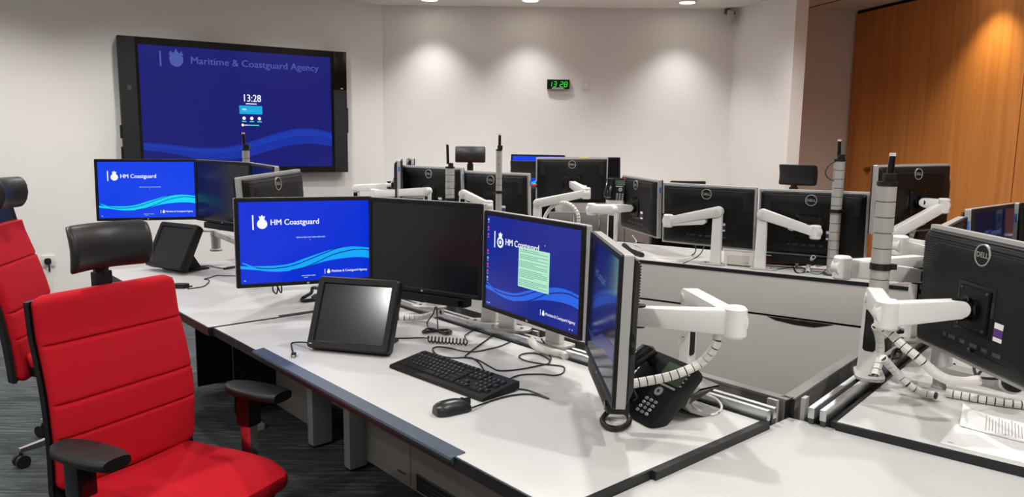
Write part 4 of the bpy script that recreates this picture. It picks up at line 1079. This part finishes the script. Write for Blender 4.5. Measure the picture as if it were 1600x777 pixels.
    # base
    m = MB(); m.cyl((0, 0, .09), (0, 0, zs - .15), .026, BLACKM); m.cyl((0, 0, .06), (0, 0, .13), .036, BLACKM); m.build('gas_column', t)
    for k in range(5):
        a = 2 * PI * k / 5 + spin; d = Vector((math.cos(a), math.sin(a), 0)); pd = Vector((-d.y, d.x, 0))
        m = MB(); m.rings([[d * r_ + pd * s_ * w_ + ZA * z for s_, z in ((-1, zl), (1, zl), (.7, zh), (-.7, zh))] for r_, w_, zl, zh in ((.02, .026, .075, .125), (.18, .02, .075, .105), (.33, .014, .072, .09))], CHROME); leg = m.build('base_leg', t)
        c = d * .325 + ZA * .03; 
        m = MB()
        for s_ in (-1, 1): m.cyl(c + pd * s_ * .006, c + pd * s_ * .026, .030, BLACK, seg=18)
        m.cyl(c + ZA * .0, c + ZA * .045, .008, BLACK); m.build('caster', leg)
    return t
make_chair('red chair with ribbed back and black headrest nearest on the left', rotz((-1.03, 2.19, 0), 63), .452, .58, head_gap=.062, recline=5.5, arm_dz=-.01)
make_chair('red chair at the left picture edge behind the nearest chair', rotz((-2.015, 3.47, 0), 103), .52, .68, head_gap=-.03, head_tilt=6, head_fwd=.06, spin=1.05, drop=.12, arm_dz=-.04)
make_chair('red chair farthest back, its headrest beside the short grey column', rotz((-.36, 6.40, 0), 4), .63, .60, head_gap=.09)
make_chair('chair whose grey lit headrest shows left of the yellow strip monitor', rotz((.16, 6.60, 0), 170), .60, .55, head_gap=.06)
make_chair('chair whose black headrest shows behind the middle grey cable column', rotz((2.20, 5.50, 0), 138), .56, .58, head_gap=.09)
make_chair('chair just peeping over the top of the middle rear monitor back', rotz((1.33, 5.95, 0), 178), .47, .54, head_gap=.08)

# ------------------------------------------------------------------ things on the walls
# clock
GREEN = emat('green clock digits', (40, 230, 70), 1.2)
a, b = ony(855, 124, 7.62), ony(890, 139, 7.62)
cx_, cz_ = (a.x + b.x) / 2, (a.z + b.z) / 2; cw, chh = (b.x - a.x), (a.z - b.z)
t = thing('wall_clock', 'small black digital clock with green 13 28 on the back wall', 'clock', (cx_, 7.62, cz_))
m = MB(); m.box(-cw / 2, cw / 2, 0, .04, -chh / 2, chh / 2, BLACK, bev=.004); m.build('case', t)
m = MB(); m.box(-cw / 2 + .006, cw / 2 - .006, -.002, 0, -chh / 2 + .006, chh / 2 - .006, mat('clock glass', (6, 14, 8), .15)); m.build('face', t)
SEG = {'1': 'bc', '3': 'abgcd', '2': 'abged', '8': 'abcdefg'}
m = MB()
def digit(ch, x, z, w, h):
    s_ = .006; sk = .12
    for k in SEG[ch]:
        q_ = {'a': (0, h, w, h), 'd': (0, 0, w, 0), 'g': (0, h / 2, w, h / 2), 'b': (w, h / 2, w, h), 'c': (w, 0, w, h / 2), 'e': (0, 0, 0, h / 2), 'f': (0, h / 2, 0, h)}[k]
        x0_, z0_, x1_, z1_ = q_
        if x0_ == x1_: P_ = [(x0_ - s_ / 2, z0_ + .003), (x0_ + s_ / 2, z0_ + .003), (x0_ + s_ / 2, z1_ - .003), (x0_ - s_ / 2, z1_ - .003)]
        else: P_ = [(x0_ + .002, z0_ - s_ / 2), (x1_ - .002, z0_ - s_ / 2), (x1_ - .002, z0_ + s_ / 2), (x0_ + .002, z0_ + s_ / 2)]
        m.poly([(x + px + pz * sk, -.0035, z + pz) for px, pz in P_], GREEN)
for ch, fx in (('1', -.43), ('3', -.23), ('2', .06), ('8', .25)): digit(ch, fx * cw, -.026, .028, .048)
m.build('digits', t, 0)
m = MB(); m.box(-cw * .28, cw * .24, -.004, .006, -chh / 2 - .004, -chh / 2 + .012, ALU); m.build('maker_strip', t)
a, b = ony(910, 127, 7.645), ony(922, 139, 7.645)
t = thing('wall_switch', 'small white wall plate right of the digital clock', 'switch', ((a.x + b.x) / 2, 7.645, (a.z + b.z) / 2))
m = MB(); m.box(-.042, .042, 0, .015, -.042, .042, WHITEP, bev=.004); m.build('plate', t)
m = MB(); m.box(-.014, .014, -.004, .001, -.02, .02, WHITE, bev=.002); m.build('rocker', t)
# motion sensor in the corner
p = Vector((2.115, 7.575, 2.72))
t = thing('motion_sensor', 'small grey white motion sensor high in the back right corner', 'sensor', frame(p, Vector((.8, .6, 0)), Vector((-.6, .8, 0)) * 1, ZA))
m = MB()
m.rings([[Vector((w_ * math.cos(q_), -d_ * max(0, math.sin(q_)) + .02 * (math.sin(q_) < 0), z)) for q_ in [2 * PI * k / 18 for k in range(18)]] for z, w_, d_ in ((.075, .025, .02), (.065, .036, .04), (.0, .038, .048), (-.05, .034, .04), (-.075, .018, .012))], LGREY); m.build('housing', t)
m = MB(); m.box(-.008, .008, -.048, -.040, .030, .042, BLACK); m.build('window', t)
m = MB(); m.box(-.03, .03, .015, .06, .04, .09, DGREY, bev=.004); m.build('wall_bracket', t)
# socket with plug and cable duct on the left wall
Ps = onplane(75.5, 408, SN, (C1 + SN * .006).dot(SN))
t = thing('wall_socket', 'white wall socket on the left wall between the red chairs', 'socket', frame(Ps, SD, -SN, ZA))
m = MB(); m.box(-.046, .046, -.008, .006, -.046, .046, WHITEP, bev=.003); m.build('plate', t)
t2 = thing('power_plug', 'black power plug pushed into the white wall socket', 'plug', frame(Ps - SD * .004, SD, -SN, ZA))
m = MB(); m.prism(rrect(.05, .052, .018), .008, .034, BLACK, frame((0, 0, 0), (1, 0, 0), (0, 0, 1), (0, -1, 0)), bev=.004); m.build('body', t2)
m = MB(); m.tube(smooth_path([(.004, -.022, -.02), (.008, -.026, -.05), (.006, -.02, -.085)]), .007, BLACK); m.build('cord', t2)
t = thing('cable_duct', 'slim white cable duct below the wall socket', 'duct', frame(Ps, SD, -SN, ZA))
m = MB(); m.box(-.012, .018, -.012, .006, -.40, -.05, WHITEP, bev=.002); m.build('channel', t)
# brass turn on the timber wall
iw = F_WD.inverted()
wn = Vector((math.cos(TILT), math.sin(TILT), 0)); pk = onplane(1357, 265, wn, Vector((3.36, 7.66, 0)).dot(wn))
t = thing('door_knob', 'small brass turn knob on the timber wall', 'knob', frame(pk, RD, wn, ZA))
m = MB(); m.lathe([(.001, -.002), (.028, 0), (.028, .004), (.012, .008), (.012, .022), (.022, .03), (.022, .04), (.001, .044)], BRASS, frame((0, 0, 0), (1, 0, 0), (0, 0, 1), (0, -1, 0))); m.build('rose', t)

# ------------------------------------------------------------------ cables and small things on the desks
def cable(label, pts, r=.0028, m_=None, group=None, n=6, name='cable'):
    m = MB(); m.tube(smooth_path([Vector(p) for p in pts], n), r, m_ or BLACK, 7)
    return tag(m.build(name), label, 'cable', group)
z_ = .7432
def D(x, y, z=z_): return onz(x, y, z)
GC = 'loose black cables on the near desk'
# coiled lead from the touch terminal
co0, co1 = D(668, 531, .752), D(729, 536, .752)
pts = [D(612, 529), D(640, 528.5), D(660, 528)]
ax = (co1 - co0); nn = 11; axn = ax.normalized(); sidev = ZA.cross(axn)
for i in range(nn * 12 + 1):
    a = i / 12 * 2 * PI; f = i / (nn * 12)
    pts.append(co0 + ax * f + sidev * .0105 * math.cos(a) + ZA * (.0105 * math.sin(a) + .0025))
pts += [D(726, 525, .748), D(738, 517), D(755, 508), D(768, 503, .75), D(782, 499, .765), D(796, 497, .80)]
cable('black coiled lead running from the touch terminal to the note window monitor', pts, .0026, n=2)
cable('black cable running from the keyboard up under the note window monitor', [D(759, 587, .752), D(755, 577), D(748, 567), D(738, 560), D(727, 558), D(731, 553), D(748, 540), D(766, 527), D(780, 512), D(790, 505, .76), D(798, 500, .80)], .0027, group=None)
cable('black cable making a long flat loop behind the keyboard', [D(800, 533), D(782, 541), D(762, 546), D(744, 549.5), D(724, 549), D(702, 544), D(684, 542), D(676, 546), D(684, 555), D(707, 559.5), D(727, 559), D(747, 563), D(767, 574), D(781, 579.5), D(811, 577.5), D(840, 572), D(857, 568), D(859, 563), D(850, 557), D(835, 552), D(818, 553), D(811, 558), D(822, 564), D(848, 569), D(878, 572.5), D(882, 578), D(878, 584), D(866, 587), D(846, 585), D(815, 586), D(797, 592), D(793, 600), D(807, 607), D(828, 611), D(857, 623), D(840, 618), D(821, 616), D(800, 618), D(781, 622.5), D(758, 630), D(738, 637.5, .752)], .0025)
cable('second thin black cable winding beside the rail under the monitors', [D(858, 566), D(861, 560), D(855, 552), D(845, 545), D(852, 540, .76), D(846, 530, .80)], .0027)
bt = []
for k in range(3):
    o = k * .006
    for i in range(25):
        a = 2 * PI * i / 24; c = D(683, 519.5); X = (D(705, 521) - D(661, 518)); 
        bt.append(c + X * (.5 - .04 * k) * math.sin(a) + X.normalized().cross(ZA) * (.030 - .004 * k) * math.sin(2 * a) + ZA * (.003 + .003 * k))
cable('black cable tied in a figure eight bundle under the dark centre monitor', [D(680, 480, .83), D(676, 492, .80), D(667, 505, .76), D(672, 515)] + bt + [D(684, 512, .76), D(683, 490, .80), D(682, 480, .83)], .0027, n=2)
cable('short black lead with a plug left of the front touch terminal', [D(479, 535.5, .765), D(468, 535, .756), D(456, 536.5), D(455.5, 543), D(458, 552)], .0028)
t = thing('usb_plug', 'small black usb plug on the desk left of the touch terminal', 'plug', D(459, 557, .7402)); m = MB(); m.box(-.008, .008, -.014, .014, 0, .011, BLACK, Matrix.Rotation(.2, 4, 'Z'), bev=.002); m.build('shell', t); m = MB(); m.box(-.005, .005, -.024, -.014, .003, .008, SILVER, Matrix.Rotation(.2, 4, 'Z')); m.build('connector', t)
cable('white network cable looping behind the black desk phone', [D(1078, 626, .775), D(1084, 636, .755), D(1098, 645, .744), D(1114, 648, .744), D(1125, 642, .744), D(1127, 634, .75), D(1118, 623, .765), D(1102, 616, .785)], .0035, WHITEP)
cable('thin black cord looped over the phone beside the edge-on monitor', [ony(975, 598, 1.93), ony(986, 603, 1.9), ony(993, 615, 1.88), ony(995, 622, 1.88), ony(989, 626, 1.88)], .0024)
cable('black cable bundle hanging below the near bright blue monitor', [ony(426, 446, 3.06), ony(427, 455, 3.06), ony(432, 459, 3.06), ony(434, 452, 3.06), ony(433, 446, 3.06), ony(437, 455, 3.06), ony(440, 457, 3.06), ony(440, 446, 3.06)], .003)
t = thing('headset', 'black headset lying behind the front touch terminal', 'headset', D(487, 462, .741))
m = MB(); c0 = D(487, 462, .741)
m.tube(smooth_path([D(500, 452, .80) - c0, D(489, 450, .82) - c0, D(486, 458, .785) - c0, D(473, 466, .752) - c0, D(474, 470, .748) - c0, D(497, 468, .75) - c0]), .008, BLACK, 10); m.build('headband', t)
m = MB(); m.lathe([(.001, 0), (.03, 0), (.032, .012), (.02, .022), (.001, .022)], BLACKM, Matrix.Translation(D(497, 467, .741) - c0)); m.build('ear_pad', t)
for i, (x, y) in enumerate(((289, 421), )):
    p = D(x, y, .7402); M = rotz(p, -12)
    t = thing('cable_adapter', 'small black adapter block at the foot of the far touch terminal', 'adapter', M); m = MB(); m.box(-.045, .045, -.014, .014, 0, .022, BLACK, bev=.003); m.build('body', t)
    m = MB(); m.cyl((.045, 0, .011), (.058, 0, .011), .005, BLACK); m.build('strain_relief', t)
p = D(283, 450, .7402); t = thing('cable_adapter', 'black wedge shaped adapter just right of the red backrest', 'adapter', rotz(p, 3)); m = MB(); m.prism([(-.035, -.022), (.02, -.022), (.04, -.004), (.04, .004), (.02, .022), (-.035, .022)], 0, .022, BLACK, bev=.003); m.build('body', t); m = MB(); m.cyl((.04, 0, .008), (.055, 0, .008), .004, BLACK); m.build('strain_relief', t)
cable('thin black lead from the wedge adapter on the left desk', [D(293, 451.5), D(305, 450), D(318, 447.5), D(326, 441), D(326, 437.5), D(319, 436.4), D(328, 434), D(338, 430.8), D(352, 431), D(368, 431.2), D(385, 431)], .0026)
cable('thin black lead between the far adapter block and the dark monitor', [D(300, 420), D(309, 418), D(318, 416), D(328, 415.5), D(340, 418.5), D(352, 419.8)], .0026)
t = thing('plug_connector', 'black inline plug on the far left desk', 'plug', D(359, 418.5, .747)); m = MB(); v = (D(369, 416.5) - D(351, 419.5)); m.cyl(-v / 2, v / 2, .007, BLACK); m.build('barrel', t); m = MB(); m.cyl(v / 2, v * .62, .004, BLACK); m.build('strain_relief', t)
# far left desk: grey clamp column under the dark monitor
p = D(338, 392, .741)
t = thing('clamp_post', 'short grey clamp post on the far left desk under the dark monitor', 'post', p)
m = MB(); m.lathe([(.001, 0), (.04, 0), (.04, .012), (.03, .016), (.03, .10), (.034, .104), (.034, .14), (.001, .14)], LGREY, seg=24); m.build('sleeve', t)
m = MB(); m.stadium((0, 0, .12), tuple(D(395, 388, .86) - p), .018, .016, .03, LGREY, .003); m.build('link_arm', t)
m = MB(); m.tube(smooth_path([(0, 0, .13), (-.16, .10, .12), (-.34, .12, .09)]), .008, LGREY); m.build('side_rod', t)
cable('pale grey cable curving on the far left desk beside the clamp post', [D(372, 372, .80), D(380, 378, .785), D(384, 388, .77), D(376, 397, .75)], .010, WHITEP)

# ------------------------------------------------------------------ on the rear desk
zr_ = .7655
def Rr(x, y, z=zr_): return onz(x, y, z)
a, b = Rr(1128, 415), Rr(1176, 419); c = (a + b) / 2 + Qq * .05; L_ = (b - a).length
t = thing('cable_box', 'white plastic box standing on the rear desk edge', 'box', frame(c, (b - a).normalized(), ZA.cross((b - a).normalized()), ZA))
m = MB(); m.box(-L_ / 2, L_ / 2, -.035, .045, .008, .085, WHITEP, bev=.010); m.build('body', t)
m = MB(); m.box(-L_ / 2 + .02, L_ / 2 - .03, -.0365, -.034, .016, .066, mat('pale grey panel', (200, 196, 188), .5), bev=.0015); m.box(.03, .055, -.038, -.036, .022, .028, KEYG); m.build('front_plate', t)
for x in (-L_ / 2 + .012, L_ / 2 - .012):
    m = MB(); m.box(x - .009, x + .009, -.037, .04, 0, .03, WHITEP, bev=.003); m.build('foot', t)
a, b = Rr(1172, 404, .80), Rr(1292, 412, .80)
d_ = (b - a)
t = thing('rolled_bundle', 'dark red rolled bundle lying along the rear desk behind the white arms', 'bundle', a)
m = MB(); m.tube([Vector(d_ * f) for f in (0, .05, .3, .55, .8, .85)], .03, WREN, 14, radii=[.026, .030, .031, .030, .022, .016]); m.build('roll', t)
m = MB(); m.tube([Vector(d_ * f) for f in (.85, .88, .98, 1.0)], .014, WHITEP, 12, radii=[.016, .024, .016, .012]); m.build('handle', t)
m = MB(); m.tube([Vector(d_ * f) for f in (.60, .64)], .032, WHITEP, 14); m.build('strap', t)
t = thing('cable_tidy', 'short white cable boot standing by the dark red bundle', 'cable', Rr(1268, 420)); p0 = Rr(1268, 420)
m = MB(); hose_mesh(m, [Rr(1262, 426) - p0, Rr(1263, 416, .79) - p0, Rr(1268, 406, .83) - p0, Rr(1271, 402, .86) - p0], .012); m.build('cuffs', t)
cable('black cable coil on the rear desk edge near the middle column', [Rr(1240, 417), Rr(1244, 425), Rr(1252, 427), Rr(1258, 422), Rr(1250, 417), Rr(1241, 419), Rr(1245, 427), Rr(1262, 426), Rr(1280, 429), Rr(1290, 422), Rr(1300, 418)], .003)
cable('black cable on the rear desk edge right of the white box', [Rr(1198, 419), Rr(1206, 421), Rr(1212, 420), Rr(1208, 422), Rr(1225, 420), Rr(1240, 417)], .004)
cable('black cables running from the rear monitor to the first white arm', [Rr(1063, 408), Rr(1075, 402), Rr(1085, 396, .79), Rr(1087, 388, .82), Rr(1086, 376, .88)], .004)
cable('second black cable behind the first white arm on the rear desk', [Rr(1068, 412), Rr(1085, 404), Rr(1095, 396, .79), Rr(1100, 386, .82)], .004)
cable('wide white cable sleeve curving on the rear desk left of the first arm', [Rr(1020, 404), Rr(1035, 408), Rr(1055, 409), Rr(1073, 405), Rr(1085, 399)], .011, WHITEP)
p = Rr(985, 398)
t = thing('handset_cradle', 'black handset with curly cord on the left end of the rear desk', 'telephone', p)
m = MB(); m.tube([Rr(975, 388) - p + ZA * .02, Rr(985, 396) - p + ZA * .015, Rr(1003, 402) - p + ZA * .012], .018, BLACK, 10); m.build('handset', t)
m = MB(); m.tube([q_ - p + ZA * .03 for q_ in smooth_path([Rr(988, 375, .80), Rr(994, 384, .79), Rr(990, 389), Rr(999, 393), Rr(1003, 398), Rr(996, 400)])], .004, WHITEP, 8); m.build('curly_cord', t)

# ------------------------------------------------------------------ on the right desk
p = D(1467, 606, .7402)
t = thing('pole_clamp', 'grey metal pole clamp with black round knob on the right desk', 'clamp', p)
m = MB(); m.lathe([(.001, 0), (.021, 0), (.021, .006), (.019, .008), (.019, .075), (.001, .075)], MATS['light grey segment plastic'], seg=24); m.build('lower_tube', t)
m = MB(); m.lathe([(.001, .072), (.030, .072), (.030, .155), (.028, .158), (.001, .158)], ALU, seg=24); m.build('upper_sleeve', t)
e1 = D(1575, 600, .80) - p
m = MB(); m.stadium((.0, 0, .062), (e1.x, e1.y, .055), .014, .014, .06, LGREY, .003); m.build('side_bar', t)
m = MB(); dk = Vector((-.25, -.95, .15)).normalized(); m.cyl(e1 + ZA * .01, e1 + ZA * .01 + dk * .03, .036, WHITEP, seg=24); m.build('knob_collar', t)
m = MB(); m.cyl(e1 + ZA * .01 + dk * .028, e1 + ZA * .01 + dk * .05, .029, BLACKM, .027, seg=24); m.cyl(e1 + ZA * .01 + dk * .05, e1 + ZA * .01 + dk * .053, .005, DGREY, seg=10); m.build('knob', t)
t = thing('cable_wrap', 'striped white cable wrap lying along the right desk to the knob', 'cable', D(1530, 622, .752)); c0 = D(1530, 622, .752)
m = MB(); hose_mesh(m, [D(1478, 614, .753) - c0, D(1500, 618, .753) - c0, D(1540, 625, .753) - c0, D(1580, 631, .753) - c0, D(1610, 634, .753) - c0], .0125); m.build('cuffs', t)
cable('black cable dropping behind the rightmost monitor back', [ony(1513, 545, 1.95), ony(1520, 560, 1.98), ony(1523, 582, 2.02), ony(1530, 590, 2.06), ony(1560, 592, 2.1), ony(1600, 590, 2.12)], .004)
cable('second black cable dropping behind the rightmost monitor back', [ony(1544, 552, 1.95), ony(1540, 570, 1.98), ony(1530, 584, 2.02), ony(1524, 590, 2.06)], .004)
cable('black cable lying between the grey clamp and the rear of the right desk', [D(1490, 568, .76), D(1496, 577, .744), D(1502, 585, .744), D(1515, 591, .744), D(1525, 590, .75)], .004)
cable('black cable tangle beside the right rail', [D(1393, 556, .77), D(1400, 548, .77), D(1408, 552, .77), D(1404, 560, .77), D(1394, 558, .775), D(1398, 547, .78), D(1410, 546, .78)], .005)
# printed papers
pa = [D(1466, 696), D(1503, 651), D(1640, 672), D(1640, 742)]
o_ = (pa[0] + pa[1] + pa[2] + pa[3]) / 4
def sheet(label, c00, c10, c01, curl, dz, ink):
    c = (c00 + c10 + c01) / 3; t = thing('paper_sheet', label, 'paper', (c.x, c.y, .7403), 'loose printed sheets')
    nx, ny = 12, 12; m = MB(); P_ = {}
    ex, ey = c10 - c00, c01 - c00
    def f(u, v, lift=0):
        p_ = c00 + ex * u + ey * v; p_ = p_ - c; 
        return Vector((p_.x, p_.y, dz + curl * max(0, 1 - u / .35 - 0 * v) ** 2 * (.2 + .8 * v) + lift))
    V_ = [[m.bm.verts.new(f(i / nx, j / ny)) for j in range(ny + 1)] for i in range(nx + 1)]
    m.mi(PAPER)
    for i in range(nx):
        for j in range(ny): m.bm.faces.new((V_[i][j], V_[i + 1][j], V_[i + 1][j + 1], V_[i][j + 1]))
    o = m.build('sheet', t, 60); md = o.modifiers.new('thickness', 'SOLIDIFY'); md.thickness = .0006; md.offset = -1
    m = MB()
    for (u0, u1, v0, v1) in ink:
        n = max(1, int((u1 - u0) / .06)); 
        for k in range(n):
            a_, b_ = u0 + (u1 - u0) * k / n, u0 + (u1 - u0) * (k + 1) / n
            m.poly([f(a_, v0, .0006), f(b_, v0, .0006), f(b_, v1, .0006), f(a_, v1, .0006)], INK)
    m.build('print', t, 0)
    return t
q00, q10, q01 = D(1468, 693, .7403), D(1640, 734, .7403), D(1493, 662, .7403)
lines = [(.28 + .035 * k, .28 + .035 * k + .010, .15 if k % 3 else .1, .92 - .06 * (k % 4)) for k in range(18)]
sheet('flat printed sheet under the curled one on the right desk', q00, q10, q01, 0, .0008, [(.06, .12, .10, .13)])
q00, q10, q01 = D(1499, 668, .7403), D(1650, 706, .7403), D(1502, 650, .7403)
q01 = q00 + (q01 - q00) * 1.6
sheet('curled printed sheet on top of the flat one on the right desk', q00, q10, q01, .016, .003, lines)

# ------------------------------------------------------------------ sub-parts ride on the part that carries them
CARRY = {'logo_badge': 'back_shell', 'mount_plate': 'back_shell', 'asset_label': 'back_shell', 'post_insert': 'post', 'shoulder_cap': 'upper_arm', 'cable_clip': 'upper_arm',
         'tilt_head': 'fore_arm', 'antenna_tip': 'antenna', 'vent_grille': 'modesty_panel', 'status_mark': 'housing', 'scroll_wheel': 'body', 'button_seam': 'body',
         'navigation_key': 'body', 'message_lamp': 'body', 'soft_keys': 'body', 'display': 'body', 'tape_strip': 'side_frame', 'headrest': 'headrest_stem', 'rocker': 'plate', 'front_plate': 'body', 'strap': 'roll', 'knob': 'knob_collar', 'print': 'sheet'}
for root in [o for o in COL.objects if o.parent is None and o.children]:
    kids = {c.name.split('.')[0]: c for c in root.children}
    for c in list(root.children):
        k = CARRY.get(c.name.split('.')[0])
        if k and k in kids: c.parent = kids[k]
